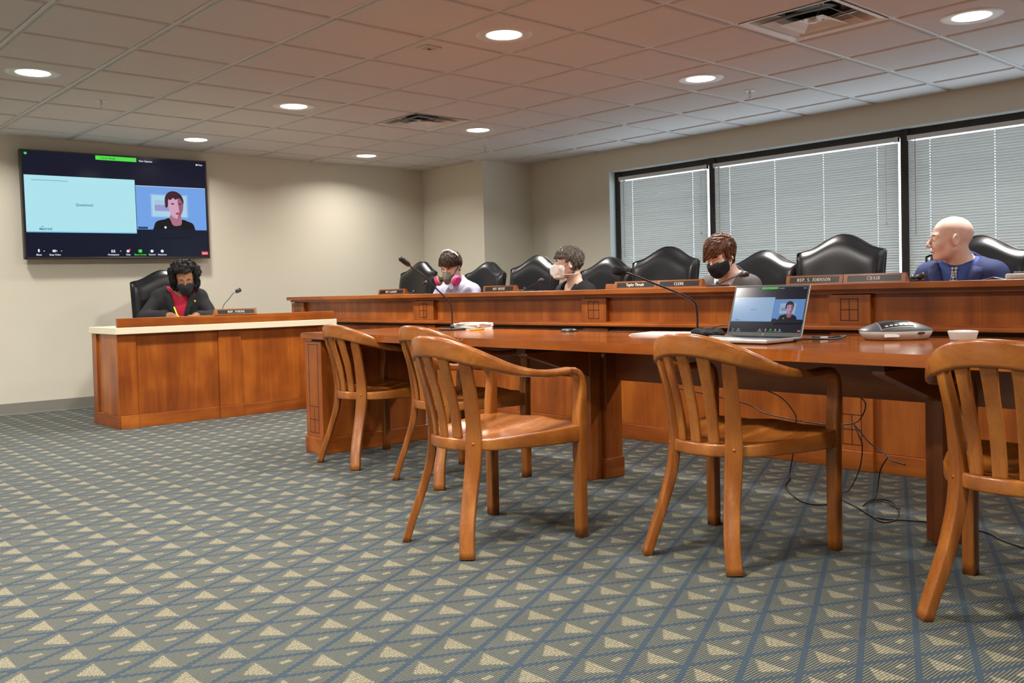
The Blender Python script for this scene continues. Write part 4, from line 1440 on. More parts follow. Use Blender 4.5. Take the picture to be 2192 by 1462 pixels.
            ring = [k * 3 for k in range(n)] + [(n - 1) * 3 + 1] + [k * 3 + 2 for k in range(n - 1, -1, -1)] + [1]
            side = [(ring[k], ring[(k + 1) % len(ring)], ring[(k + 1) % len(ring)] + N, ring[k] + N) for k in range(len(ring))]
            mb.add(top + bot, fs + fs2 + side, True)
            mb.build('lapel', mat, self.o)

def mat_skin(name, c, c2):
    m = mat_noise(name, s2l(c), s2l(c2), 30, 0.42, 0.05, 3, 0.45)
    b = m.node_tree.nodes['Principled BSDF']
    b.inputs['Coat Weight'].default_value = 0.0
    return m
M['skin_brown'] = mat_skin('warm_brown_skin', (140, 98, 72), (154, 110, 82))
M['skin_light'] = mat_skin('light_skin', (208, 174, 156), (218, 186, 168))
M['skin_pale'] = mat_skin('pale_skin', (214, 184, 170), (222, 194, 180))
def mat_hair(name, c1, c2, scale=90, stretch=(1, 1, 0.25), rough=0.5):
    m = mat_noise(name, s2l(c1), s2l(c2), scale, rough, 0.5, 4, 0.3, stretch, 0.003)
    return m
M['hair_black'] = mat_hair('black_curly_hair', (7, 7, 8), (18, 16, 18), 60, (1, 1, 1), 0.62)
M['hair_brown'] = mat_hair('dark_brown_hair', (40, 30, 24), (78, 60, 48))
M['hair_grey'] = mat_hair('greying_hair', (54, 50, 46), (112, 104, 96), 110)
M['hair_auburn'] = mat_hair('auburn_hair', (48, 28, 20), (106, 66, 42), 70, (1, 0.35, 1))
M['suit_black'] = mat_noise('black_wool', (0.010, 0.010, 0.012), (0.017, 0.017, 0.020), 500, 0.85, 0.3)
M['suit_blue'] = mat_noise('navy_blue_wool', s2l((38, 48, 92)), s2l((46, 58, 106)), 500, 0.8, 0.3)
M['shirt_blue'] = mat_noise('blue_shirt_cotton', s2l((50, 72, 138)), s2l((58, 82, 150)), 300, 0.75, 0.2)
M['shirt_white'] = mat_noise('pale_lavender_shirt', s2l((172, 174, 200)), s2l((184, 186, 210)), 200, 0.75, 0.2)
M['cardigan'] = mat_noise('charcoal_knit', s2l((74, 72, 72)), s2l((92, 90, 89)), 350, 0.9, 0.5)
M['blouse'] = mat_noise('white_patterned_blouse', s2l((150, 150, 150)), s2l((226, 224, 222)), 60, 0.8, 0.1)
M['top_red'] = mat_noise('crimson_top', s2l((176, 26, 58)), s2l((190, 34, 68)), 300, 0.8, 0.2)
M['mask_black'] = mat_noise('black_cloth_mask', (0.009, 0.010, 0.016), (0.014, 0.015, 0.022), 400, 0.85, 0.3)
M['mask_white'] = mat_noise('white_filter_mask', s2l((236, 234, 232)), s2l((244, 242, 240)), 200, 0.8, 0.2)
M['resp_grey'] = newmat('grey_silicone', s2l((112, 108, 104)), 0.5)
M['resp_dark'] = newmat('dark_grey_plastic', s2l((62, 60, 58)), 0.5)
M['filter_pink'] = mat_noise('magenta_filter_cover', s2l((196, 52, 122)), s2l((212, 70, 138)), 120, 0.6, 0.2)
M['filter_rim'] = newmat('tan_filter_rim', s2l((196, 164, 130)), 0.6)
M['lip'] = newmat('lip', s2l((192, 116, 104)), 0.5)
M['brow_dark'] = newmat('dark_eyebrow_hair', s2l((40, 28, 24)), 0.8)
M['brow_fair'] = newmat('fair_eyebrow_hair', s2l((204, 164, 142)), 0.8)
M['eye_white'] = newmat('eye_white', s2l((228, 222, 216)), 0.2)
M['iris'] = newmat('iris_dark', s2l((52, 48, 50)), 0.15)
M['trouser'] = newmat('dark_trousers', s2l((32, 32, 38)), 0.85)

def head_shell(q, g): return head_sdf(q, ears=False) - g

def face_parts(P, brow, lids='skin', eyes_open=False):
    for s in (1, -1):
        mb = MB()
        pts = [(0.0915, s * 0.012, 0.0245), (0.0915, s * 0.024, 0.029), (0.084, s * 0.038, 0.029), (0.074, s * 0.049, 0.022)]
        mb.tube([(x + 0.001, y, z) for x, y, z in pts], [0.003, 0.004, 0.0038, 0.002], 6)
        P.hmb('eyebrow', mb, brow)
        if eyes_open:
            P.hmb('eye', MB().lathe([(0.0001, -0.011), (0.006, -0.0092), (0.0095, -0.0055), (0.011, 0), (0.0095, 0.0055), (0.006, 0.0092), (0.0001, 0.011)], 14, (0.0825, s * 0.032, 0.001), cap=False), 'eye_white')
            P.hmb('iris', MB().lathe([(0.0001, -0.0052), (0.004, -0.0035), (0.0052, 0), (0.004, 0.0035), (0.0001, 0.0052)], 12, (0.0893, s * 0.033, 0.001), cap=False), 'iris')
        else:
            mb = MB()
            mb.tube([(0.088, s * 0.020, -0.004), (0.0925, s * 0.028, -0.0075), (0.0905, s * 0.038, -0.0075), (0.083, s * 0.046, -0.003)], [0.001, 0.0016, 0.0016, 0.001], 5)
            P.hmb('eyelash', mb, 'brow_dark')

def cloth_mask(P, mat, logo=None):
    def fn(q):
        outer = head_shell(q, 0.0085)
        bul = ell(q, (0.088, 0, -0.052), (0.040, 0.050, 0.062))
        d = smin(outer, bul, 0.03)
        lim_t = q[:, 2] - (-0.010 - 0.16 * np.maximum(0.10 - q[:, 0], 0) * (np.abs(q[:, 1]) > 0.0))
        lim_b = -(q[:, 2] + 0.120 - 0.30 * np.maximum(0.085 - q[:, 0], 0))
        d = smax(d, lim_t, 0.006)
        d = smax(d, lim_b, 0.008)
        return smax(d, 0.022 - q[:, 0], 0.004)
    m = P.hpiece('face_mask', fn, (0.0, -0.085, -0.135), (0.16, 0.085, 0.02), 0.0045, mat)
    for s in (1, -1):
        for z0, z1 in ((-0.030, 0.010), (-0.075, -0.032)):
            mb = MB()
            mb.tube([(0.026, s * 0.072, z0), (0.008, s * 0.081, (z0 + z1) / 2), (-0.016, s * 0.086, z1)], 0.0016, 6)
            P.hmb('ear_loop', mb, mat, m)
    return m

def locks(P, fn, flow, n, step, r, mat, seed, keep=lambda q: q[:, 2] > -1, curl=0.0, lift=0.001, nst=5, name='hair_locks', parent=None, over=0.007):
    """tapered locks of hair lying on the surface fn = 0 (head axes), combed along flow"""
    rs_ = np.random.RandomState(seed)
    v = rs_.normal(size=(n * 3, 3))
    v /= L3(v)[:, None]
    c = np.array([-0.02, 0, 0.03])
    t = np.full(len(v), 0.24)
    for _ in range(30): t = t - 0.9 * fn(c + v * t[:, None])
    q = c + v * t[:, None]
    ok = (np.abs(fn(q)) < 0.004) & keep(q) & (t > 0.03)
    q = q[ok][:n]
    skin_fn = lambda z: np.minimum(fn(z), head_shell(z, 0.009))
    paths = [q.copy()]
    ph = rs_.rand(len(q)) * 6.28
    ln = 0.7 + 0.6 * rs_.rand(len(q))
    jit = rs_.normal(size=q.shape) * 0.25
    for k in range(nst):
        f = flow(q) + jit
        e = 1e-3
        d0 = skin_fn(q)
        g = np.stack([skin_fn(q + np.eye(3)[i] * e) - d0 for i in range(3)], 1) / e
        g /= np.maximum(L3(g), 1e-6)[:, None]
        f = f - g * (f * g).sum(1)[:, None]
        f /= np.maximum(L3(f), 1e-6)[:, None]
        if curl:
            sd = np.cross(g, f)
            f = f * 0.5 + sd * np.cos(ph + k * 1.5)[:, None] * 0.9
        q = q + f * (step * ln)[:, None]
        d0 = skin_fn(q)
        q = q - g * (d0 - lift - (curl * (0.5 + 0.5 * np.sin(ph + k * 1.5)) if curl else 0))[:, None]
        out = fn(q) > over                      # do not comb far past the hairline
        q = np.where(out[:, None], paths[-1] + (q - paths[-1]) * 0.12, q)
        paths.append(q.copy())
    mb = MB()
    A = np.stack(paths, 1)
    for i in range(len(A)):
        rr = r * (0.7 + 0.6 * rs_.rand())
        prof = [rr * x for x in (0.5, 0.95, 1.0, 0.85, 0.6, 0.35, 0.25, 0.2)][:nst] + [rr * 0.12]
        mb.tube([tuple(x) for x in A[i]], prof, 5)
    return P.hmb(name, mb, mat, parent)

def collar(P, mat, r=0.066, h0=-0.012, h1=0.040, name='shirt_collar', front=0.9):
    """standing shirt collar: a folded band round the neck, dipping to two points at the front"""
    a, b = P.neckline()
    ax = (b - a) / np.linalg.norm(b - a)
    def fn(p):
        u = (p - a) @ ax
        rad = L3(p - a - u[:, None] * ax)
        flare = 0.30 * np.clip(h1 - u, 0, 0.08)
        fwd = np.clip((p[:, 0] - a[0]) / 0.07, -1, 1)
        d = np.abs(rad - (r + flare)) - 0.0045
        top = h1 - 0.028 * np.clip(fwd, 0, 1) + 0.006 * np.clip(-fwd, 0, 1)
        bot = h0 - 0.030 * np.clip(fwd, 0, 1) * np.clip(np.abs(p[:, 1]) / 0.04, 0, 1)
        d = np.maximum(d, np.maximum(u - top, bot - u))
        gap = np.maximum(np.abs(p[:, 1]) - 0.010 - 0.5 * np.clip(top - u, 0, 1), a[0] - p[:, 0])
        return smax(d, -gap, 0.002)
    c = np.array(a)
    return P.piece(name, fn, c + [-0.13, -0.13, -0.07], c + [0.13, 0.13, 0.10], 0.005, mat, 1)

def w2l(loc, facing, w):
    c, s = math.cos(-facing), math.sin(-facing)
    dx, dy = w[0] - loc[0], w[1] - loc[1]
    return (c * dx - s * dy, s * dx + c * dy, w[2])
def std_arms(lean, S, b=1.0, el=(0.13, 0.265, 0.80), wr=(0.27, 0.12, 0.80)):
    return [((lean - 0.005, s * 0.165 * b, S - 0.035), (el[0], s * el[1], el[2]), (wr[0], s * wr[1], wr[2])) for s in (1, -1)]
def cast(label, loc, fdeg, head, hdeg, pitch, roll, S, lean, skin, arms=None, b=1.0, cloth='trouser', h=0.0072):
    f = math.radians(fdeg)
    hl = w2l(loc, f, head)
    P = Person(label, (loc[0], loc[1], 0), f, hl, (math.radians(hdeg - fdeg), math.radians(pitch), math.radians(roll)), S, lean, arms or std_arms(lean, S, b), skin, b)
    P.make(cloth, h)
    return P

# ---- bald man in the blue suit
P = cast('bald man in a navy suit and checked tie looking left at the desk', (5.24, 2.125), 181, (5.115, 2.150, 1.196), 121, 2, 0, 1.035, 0.07, 'skin_pale', b=1.04, h=0.0056)
face_parts(P, 'brow_fair', eyes_open=True)
P.hmb('lips', MB().tube([(0.090, -0.020, -0.066), (0.1005, -0.008, -0.0615), (0.102, 0.0, -0.0625), (0.1005, 0.008, -0.0615), (0.090, 0.020, -0.066)], [0.002, 0.0042, 0.0045, 0.0042, 0.002], 6), 'lip')
P.shirt('shirt_blue', 0.99, 0.55, g=0.004, vneck=False)
P.jacket('suit_blue', 0.80, 0.36, g=0.015, wrinkle=0.0015)
P.lapels('suit_blue', 0.80, 1.05, w0=0.05, w1=0.085, spread=0.085)
def tie(P):
    hips, sh = P.axis()
    n = 10
    ptsz = np.linspace(1.045, 0.70, n)
    rows = []
    for z in ptsz:
        q = np.array([[x, 0, z] for x in np.linspace(P.lean - 0.02, P.lean + 0.28, 160)])
        a, b = P.neckline()
        d = smin(P.torso(q, 0.004), cone(q, a, a + (b - a) * 0.3, 0.066, 0.060), 0.02)
        k = np.argmax(d > 0)
        rows.append(q[k, 0] + 0.006)
    mb = MB()
    vs = []
    for i, z in enumerate(ptsz):
        w = 0.018 if i == 0 else (0.013 if i == 1 else 0.016 + 0.022 * i / n)
        x = rows[i] + (0.010 if i == 0 else 0)
        vs += [(x - 0.003, -w, z), (x + 0.004, 0, z), (x - 0.003, w, z)]
    fs = []
    for i in range(n - 1):
        for k in range(2):
            fs.append((i * 3 + k, i * 3 + k + 1, i * 3 + k + 4, i * 3 + k + 3))
    mb.add(vs, fs, True)
    m = newmat('checked_silk_tie', s2l((150, 150, 160)), 0.5)
    nn = Nodes(m)
    ck = nn.new('ShaderNodeTexChecker')
    v = nn.mapping(nn.coord(), (1, 1, 1), (math.radians(45), 0, 0))
    nn.link(v, ck.inputs['Vector'])
    ck.inputs['Scale'].default_value = 75
    ck.inputs['Color1'].default_value = s2l((178, 178, 190)) + (1,)
    ck.inputs['Color2'].default_value = s2l((20, 24, 52)) + (1,)
    nn.link(ck.outputs[0], nn.b.inputs['Base Color'])
    mb.build('necktie', m, P.o)
tie(P)
collar(P, 'shirt_blue')

# ---- clerk with auburn hair and black mask
P = cast('person with short auburn hair, black face mask and grey cardigan looking down', (5.24, 3.63), 183, (5.085, 3.625, 1.170), 176, 26, 4, 1.005, 0.06, 'skin_light', b=0.96)
face_parts(P, 'brow_dark')
def hair_auburn(q):
    d = head_shell(q, 0.016 + 0.004 * np.sin(q[:, 1] * 90 + q[:, 2] * 50) * 0.6)
    d = smin(d, ell(q, (-0.02, 0, 0.060), (0.104, 0.088, 0.082)), 0.02)
    # face opening, left open under a sweeping fringe
    fringe = 0.036 - 0.42 * np.maximum(-q[:, 1] - 0.02, 0) + 0.10 * q[:, 1]
    face = np.maximum(np.maximum(0.030 - q[:, 0], q[:, 2] - fringe), -q[:, 2] - 0.3)
    d = smax(d, -face, 0.008)
    side = np.maximum(np.maximum(-0.034 - q[:, 0], q[:, 2] + 0.004), -0.3 - q[:, 2])
    d = smax(d, -side, 0.008)
    return smax(d, -(q[:, 2] + 0.072), 0.01)
P.hpiece('hair', hair_auburn, (-0.16, -0.13, -0.1), (0.15, 0.13, 0.17), 0.005, 'hair_auburn', 1)
def flow_swept(q):
    o = q - np.array([-0.02, 0.055, 0.10])
    f = np.stack([0.5 * o[:, 0] + 0.02, o[:, 1] - 0.06, o[:, 2] * 0.4 - 0.035], 1)
    return f / L3(f)[:, None]
locks(P, hair_auburn, flow_swept, 520, 0.014, 0.0042, 'hair_auburn', 11, nst=6, lift=0.002)

mk = cloth_mask(P, 'mask_black')
P.hmb('mask_emblem', MB().box(0.098, 0.1015, 0.038, 0.046, -0.032, -0.022, 0.001), 'letter', mk)
P.shirt('blouse', 0.94, 0.50, g=0.004)
P.jacket('cardigan', 0.78, 0.34, g=0.016, wrinkle=0.002, name='cardigan', collar=0.006)

# ---- grey-haired person with white mask
P = cast('person with short grey hair, glasses and white filter mask turned to the left', (5.26, 5.07), 168, (5.13, 5.085, 1.178), 140, 4, 0, 0.99, 0.06, 'skin_light', b=0.98)
face_parts(P, 'brow_dark', eyes_open=True)
def hair_grey(q):
    d = head_shell(q, 0.013 + 0.003 * np.sin(q[:, 0] * 120 + q[:, 1] * 60) * np.sin(q[:, 2] * 90))
    d = smin(d, ell(q, (-0.022, 0, 0.052), (0.106, 0.084, 0.082)), 0.02)
    face = np.maximum(0.040 - q[:, 0] - 0.25 * np.abs(q[:, 1]) + 0.0, q[:, 2] - (0.045 + 0.1 * (q[:, 0] - 0.05)))
    d = smax(d, -face, 0.008)
    side = np.maximum(-0.030 - q[:, 0], q[:, 2] - 0.016)
    d = smax(d, -side, 0.008)
    return smax(d, -(q[:, 2] + 0.085 - 0.2 * np.minimum(q[:, 0] + 0.1, 0)), 0.01)
def flow_crown(q):
    o = q - np.array([-0.045, 0.0, 0.115])
    f = np.stack([o[:, 0] + 0.01, o[:, 1], o[:, 2] - 0.03], 1)
    return f / L3(f)[:, None]
locks(P, hair_grey, flow_crown, 560, 0.009, 0.0034, 'hair_grey', 12, nst=5, lift=0.002)
P.hpiece('hair', hair_grey, (-0.17, -0.13, -0.13), (0.15, 0.13, 0.16), 0.005, 'hair_grey', 1)
def kn(q):
    ya = np.abs(q[:, 1])
    m = np.stack([q[:, 0], ya, q[:, 2]], 1)
    d = ell(m, (0.080, 0, -0.048), (0.068, 0.055, 0.058))
    d = smax(d, (q[:, 0] - 0.145) + 0.9 * ya, 0.006)
    d = np.minimum(d, ell(m, (0.082, 0, -0.092), (0.044, 0.045, 0.026)))
    d = smin(d, np.maximum(head_shell(q, 0.006), np.maximum(0.035 - q[:, 0], np.maximum(q[:, 2] + 0.008, -0.118 - q[:, 2]))), 0.006)
    return smax(d, q[:, 2] - 0.004 - 0.25 * (q[:, 0] - 0.1), 0.004)
mk = P.hpiece('filter_mask', kn, (0.0, -0.09, -0.135), (0.17, 0.09, 0.03), 0.0045, 'mask_white', 1)
for s in (1, -1):
    P.hmb('strap', MB().tube([(0.045, s * 0.066, -0.028), (0.01, s * 0.080, 0.004), (-0.03, s * 0.084, 0.022), (-0.09, s * 0.06, 0.05)], 0.0022, 6), 'mask_white', mk)
    P.hmb('strap', MB().tube([(0.045, s * 0.062, -0.082), (0.0, s * 0.068, -0.085), (-0.045, s * 0.062, -0.085), (-0.075, s * 0.03, -0.08)], 0.0022, 6), 'mask_white', mk)
gl = MB()
for s in (1, -1):
    ring = [(0.108, s * 0.034 + 0.021 * math.cos(a), -0.002 + 0.015 * math.sin(a)) for a in np.linspace(0, 2 * PI, 20, endpoint=False)]
    gl.tube(ring, 0.0012, 6, closed=True)
    gl.tube([(0.106, s * 0.054, 0.004), (0.05, s * 0.076, 0.006), (-0.01, s * 0.083, 0.006)], 0.0013, 6)
gl.tube([(0.108, -0.013, 0.002), (0.113, 0, 0.005), (0.108, 0.013, 0.002)], 0.0012, 6)
P.hmb('eyeglasses', gl, 'chrome')
P.jacket('suit_black', 0.82, 0.50, g=0.015, wrinkle=0.001)
P.lapels('suit_black', 0.82, 1.02, spread=0.09)

# ---- man with the half-face respirator
P = cast('dark-haired man in a pale shirt wearing a respirator with pink filters, head bowed', (5.20, 6.52), 196, (5.03, 6.435, 1.203), 200, 30, -2, 1.02, 0.05, 'skin_light', b=1.0)
face_parts(P, 'brow_dark')
def hair_brown(q):
    d = head_shell(q, 0.014 + 0.004 * np.sin(q[:, 0] * 80 + q[:, 2] * 40) * np.sin(q[:, 1] * 70))
    d = smin(d, ell(q, (-0.016, 0, 0.056), (0.106, 0.086, 0.084)), 0.02)
    face = np.maximum(0.036 - q[:, 0] - 0.2 * np.abs(q[:, 1]), q[:, 2] - 0.062 + 0.25 * np.abs(q[:, 1] + 0.02))
    d = smax(d, -face, 0.008)
    side = np.maximum(-0.036 - q[:, 0], q[:, 2] - 0.020)
    d = smax(d, -side, 0.008)
    return smax(d, -(q[:, 2] + 0.060), 0.01)
def flow_fore(q):
    f = np.stack([0.9 - 3 * np.clip(-q[:, 0], 0, 0.1), 1.2 * q[:, 1] / 0.08 + 0.35, -0.9 + 8 * (q[:, 2] - 0.07)], 1)
    return f / L3(f)[:, None]
locks(P, hair_brown, flow_fore, 560, 0.010, 0.0036, 'hair_brown', 13, nst=5, lift=0.002)
P.hpiece('hair', hair_brown, (-0.17, -0.13, -0.1), (0.15, 0.13, 0.17), 0.005, 'hair_brown', 1)
def resp(q):
    d = ell(q, (0.090, 0, -0.058), (0.048, 0.046, 0.052))
    d = smin(d, cone(q, (0.10, 0, -0.01), (0.128, 0, -0.05), 0.016, 0.024), 0.02)
    d = smin(d, ell(q, (0.125, 0, -0.085), (0.022, 0.026, 0.024)), 0.015)
    return smax(d, 0.035 - q[:, 0], 0.006)
rp = P.hpiece('respirator', resp, (0.02, -0.08, -0.14), (0.18, 0.08, 0.04), 0.0045, 'resp_grey', 1)
for s in (1, -1):
    c = Vector((0.112, s * 0.078, -0.070))
    d = Vector((0.35, s * 0.85, -0.25)).normalized()
    P.hmb('filter_arm', MB().cyl(Vector((0.105, s * 0.035, -0.062)), c, 0.020, 0.022, 14), 'resp_dark', rp)
    P.hmb('filter_rim', MB().cyl(c - d * 0.006, c + d * 0.010, 0.042, 0.047, 20), 'filter_rim', rp)
    mb = MB()
    mb.tube([c + d * 0.008, c + d * 0.020, c + d * 0.034, c + d * 0.038], [0.047, 0.048, 0.044, 0.034], 20)
    P.hmb('filter_disc', mb, 'filter_pink', rp)
    P.hmb('strap', MB().tube([(0.085, s * 0.050, -0.045), (0.03, s * 0.083, 0.0), (-0.01, s * 0.097, 0.06), (-0.02, s * 0.085, 0.10)], 0.0035, 6), 'resp_dark', rp)
P.hmb('head_band', MB().sweep([(-0.02 - 0.006 * math.cos(a) * 0, 0.098 * math.cos(a), 0.060 + 0.098 * math.sin(a)) for a in np.linspace(0.35, PI - 0.35, 15)], [rrect(0.014, 0.004)] * 15, (1, 0, 0)), 'mask_white', rp)
P.shirt('shirt_white', 0.95, 0.4, g=0.006, vneck=False)
P.jacket('shirt_white', 0.97, 0.30, g=0.014, wrinkle=0.003, name='shirt_sleeves', collar=0.004)
collar(P, 'shirt_white', name='collar')

# ---- woman at the side desk
armsP1 = [((0.045, 0.165, 0.985), (0.16, 0.26, 0.80), (0.36, 0.13, 0.825)), ((0.045, -0.165, 0.985), (0.14, -0.29, 0.82), (0.34, -0.13, 0.835))]
P = cast('curly-haired woman in black mask, blazer and red top writing at the side desk', (3.235, 8.04), 252, (3.225, 7.875, 1.150), 250, 24, 4, 1.03, 0.05, 'skin_brown', armsP1, b=1.0)
face_parts(P, 'brow_dark')
rs = np.random.RandomState(3)
curls = []
for _ in range(150):
    v = rs.normal(size=3)
    v /= np.linalg.norm(v)
    if v[2] < -0.75: continue
    c = v * np.array([0.112, 0.112, 0.108]) + np.array([-0.018, 0, 0.035])
    if c[2] < 0.0: c[2] -= 0.035
    if c[0] > 0.040 and c[2] < 0.102: continue
    if c[0] > 0.02 and c[2] < 0.03 and abs(c[1]) < 0.07: continue
    curls.append((c, 0.018 + 0.014 * rs.rand()))
def hair_curl(q):
    d = head_shell(q, 0.024)
    face = np.maximum(0.020 - q[:, 0], q[:, 2] - 0.082)
    d = smax(d, -face, 0.01)
    d = smax(d, -(q[:, 2] + 0.09), 0.01)
    for c, r in curls:
        near = L3(q - c) - r
        d = smin(d, near, 0.008)
    for s in (1, -1):
        d = smin(d, cone(q, (0.010, s * 0.088, 0.05), (-0.005, s * 0.095, -0.075), 0.028, 0.020), 0.012)
    face2 = np.maximum(np.maximum(0.045 - q[:, 0], q[:, 2] - 0.088), np.abs(q[:, 1]) - 0.066)
    return smax(d, -face2, 0.006)
P.hpiece('hair', hair_curl, (-0.18, -0.17, -0.15), (0.16, 0.17, 0.19), 0.006, 'hair_black', 0)
locks(P, hair_curl, lambda q: np.stack([q[:, 0] * 0.3, q[:, 1] * 0.5, -0.12 + 0 * q[:, 2]], 1) * 8, 460, 0.012, 0.0042, 'hair_black', 14, curl=0.012, nst=7, lift=0.002)
cloth_mask(P, 'mask_black')
for s in (1, -1):
    mb = MB()
    ring = [(-0.004, s * 0.086 + 0.007 * math.cos(a), -0.066 + 0.014 * math.sin(a)) for a in np.linspace(0, 2 * PI, 14, endpoint=False)]
    mb.tube(ring, 0.0014, 6, closed=True)
    P.hmb('earring', mb, 'chrome')
P.shirt('top_red', 0.985, 0.9, g=0.006, name='top')
P.jacket('suit_black', 0.74, 0.30, g=0.016, wrinkle=0.002)
P.lapels('suit_black', 0.74, 1.04, spread=0.075)
P.piece('lapel_pin', lambda p: ell(p, (P.lean + 0.155, 0.115, 0.955), (0.006, 0.010, 0.012)), (P.lean + 0.1, 0.08, 0.92), (P.lean + 0.2, 0.15, 0.99), 0.004, 'pencil')

# ------------------------------------------------------------------ screens
SC = {}
def scol(key, rgb, es):
    k = (key, es)
    if k not in SC: SC[k] = screen_mat('screen_' + key, rgb, es)
    return SC[k]
def ellipse(cx, cy, rx, ry, n=20, a0=0.0, a1=2 * PI):
    return [(cx + rx * math.cos(a0 + (a1 - a0) * k / n), cy + ry * math.sin(a0 + (a1 - a0) * k / n)) for k in range(n)]
def closed_smooth(pts, n=4):
    P = [np.array(p, float) for p in pts]
    N = len(P)
    out = []
    for i in range(N):
        a, b, c, d = P[i - 1], P[i], P[(i + 1) % N], P[(i + 2) % N]
        for k in range(n):
            t = k / n
            out.append(tuple(0.5 * (2 * b + (c - a) * t + (2 * a - 5 * b + 4 * c - d) * t * t + (3 * b - a - 3 * c + d) * t ** 3)))
    return out
def meeting_screen(root, T, W, H, es, slide=(172, 226, 236)):
    """flat picture on a lit display: T maps (x right, y up, z out) with the lower left corner at the origin"""
    def poly(name, pts, key, rgb, layer, parent=None, k=1.0):
        mb = MB()
        mb.add([(u * W, v * H, 0.0004 * layer) for u, v in pts], [tuple(range(len(pts)))])
        mb.xf(T)
        return mb.build(name, scol(key, rgb, round(es * k, 3)), parent or root)
    def rect(name, u0, u1, v0, v1, key, rgb, layer, parent=None, k=1.0):
        return poly(name, [(u0, v0), (u1, v0), (u1, v1), (u0, v1)], key, rgb, layer, parent, k)
    def word(s, u, v, h, key, rgb, layer, parent, bold=0.0):
        me = text_mesh(s, h * H * 1.35, 'CENTER', bold)
        me.transform(T @ Matrix.Translation((u * W, v * H, 0.0004 * layer)))
        return link('lettering', me, scol(key, rgb, es), parent)
    bgc = rect('display', 0, 1, 0, 1, 'navy', (12, 18, 40), 0)
    sl = rect('shared_slide', 0.006, 0.582, 0.235, 0.775, 'slide_%d' % slide[0], slide, 1, bgc)
    rect('slide_edge', 0.006, 0.582, 0.235, 0.245, 'slide_edge', (120, 190, 235), 2, bgc)
    rect('slide_rule', 0.04, 0.225, 0.727, 0.732, 'slide_rule', (110, 150, 158), 2, bgc)
    word('Questions?', 0.305, 0.505, 0.027, 'slide_text', (74, 134, 160), 3, bgc, 0.0006 * W)
    word('M&DHHS', 0.102, 0.266, 0.021, 'slide_logo', (34, 110, 140), 3, bgc, 0.0008 * W)
    poly('logo_wave', [(0.073, 0.285), (0.082, 0.294), (0.092, 0.291), (0.092, 0.287), (0.082, 0.289)], 'slide_logo', (34, 110, 140), 3, bgc)
    vd = rect('video_window', 0.585, 0.996, 0.278, 0.722, 'video_blue', (112, 160, 228), 1, bgc)
    rect('video_edge', 0.585, 0.996, 0.716, 0.722, 'video_edge', (198, 214, 226), 2, bgc)
    rect('picture_frame', 0.668, 0.885, 0.405, 0.640, 'frame_pale', (150, 190, 226), 2, bgc)
    rect('picture_mat', 0.676, 0.876, 0.417, 0.628, 'mat_pale', (168, 208, 232), 3, bgc)
    rect('picture', 0.690, 0.845, 0.470, 0.580, 'art_lilac', (150, 150, 200), 4, bgc)
    rect('picture', 0.690, 0.845, 0.532, 0.580, 'art_sky', (158, 196, 226), 5, bgc)
    # the speaker: neck, face, hair, jacket
    poly('neck', closed_smooth([(0.770, 0.33), (0.785, 0.45), (0.835, 0.45), (0.845, 0.34), (0.815, 0.30)]), 'neck', (170, 110, 130), 6, bgc)
    poly('face', closed_smooth([(0.765, 0.600), (0.770, 0.52), (0.776, 0.46), (0.792, 0.415), (0.815, 0.395), (0.836, 0.415), (0.852, 0.47), (0.858, 0.53), (0.858, 0.600), (0.81, 0.635)]), 'face', (206, 160, 186), 7, bgc)
    poly('face_shade', closed_smooth([(0.826, 0.60), (0.832, 0.47), (0.822, 0.40), (0.836, 0.415), (0.852, 0.47), (0.858, 0.53), (0.858, 0.60)]), 'face_shade', (150, 92, 110), 8, bgc)
    poly('hair', closed_smooth([(0.752, 0.51), (0.750, 0.60), (0.766, 0.655), (0.795, 0.678), (0.825, 0.668), (0.850, 0.632), (0.860, 0.58), (0.856, 0.545), (0.846, 0.590), (0.832, 0.606), (0.812, 0.590), (0.800, 0.608), (0.782, 0.585), (0.770, 0.590), (0.766, 0.52)]), 'hair', (58, 26, 40), 9, bgc)
    for cx in (0.795, 0.838):
        poly('eye', ellipse(cx, 0.547, 0.010, 0.008, 10), 'eye', (70, 42, 70), 9, bgc)
    poly('lips', ellipse(0.822, 0.447, 0.011, 0.012, 12), 'lips', (176, 58, 84), 9, bgc)
    poly('jacket', closed_smooth([(0.676, 0.200), (0.680, 0.30), (0.697, 0.362), (0.745, 0.385), (0.772, 0.397), (0.790, 0.330), (0.815, 0.318), (0.843, 0.335), (0.848, 0.385), (0.885, 0.365), (0.912, 0.342), (0.925, 0.28), (0.928, 0.200)]), 'jacket', (10, 9, 16), 8, bgc)
    poly('brooch', ellipse(0.747, 0.302, 0.007, 0.013, 10), 'white', (226, 232, 236), 10, bgc)
    rect('jacket_hem', 0.60, 0.996, 0.195, 0.2775, 'navy', (12, 18, 40), 11, bgc)
    rect('name_tag', 0.590, 0.645, 0.283, 0.305, 'tag', (40, 60, 100), 3, bgc)
    # meeting controls
    rect('share_banner', 0.374, 0.597, 0.955, 0.996, 'green', (84, 220, 74), 2, bgc)
    word('You are viewing', 0.44, 0.975, 0.016, 'green_text', (24, 92, 30), 3, bgc)
    word('View Options', 0.648, 0.968, 0.018, 'white', (226, 232, 236), 3, bgc)
    word('View', 0.972, 0.965, 0.018, 'white', (226, 232, 236), 3, bgc)
    rect('view_icon', 0.945, 0.955, 0.957, 0.973, 'white', (226, 232, 236), 3, bgc)
    poly('shield_icon', [(0.012, 0.985), (0.026, 0.985), (0.026, 0.972), (0.019, 0.960), (0.012, 0.972)], 'green', (84, 220, 74), 3, bgc)
    for s, u in (('Mute', 0.062), ('Stop Video', 0.142), ('Participants', 0.447), ('Chat', 0.528), ('Record', 0.663), ('Reactions', 0.722)):
        word(s, u, 0.022, 0.017, 'white', (226, 232, 236), 3, bgc)
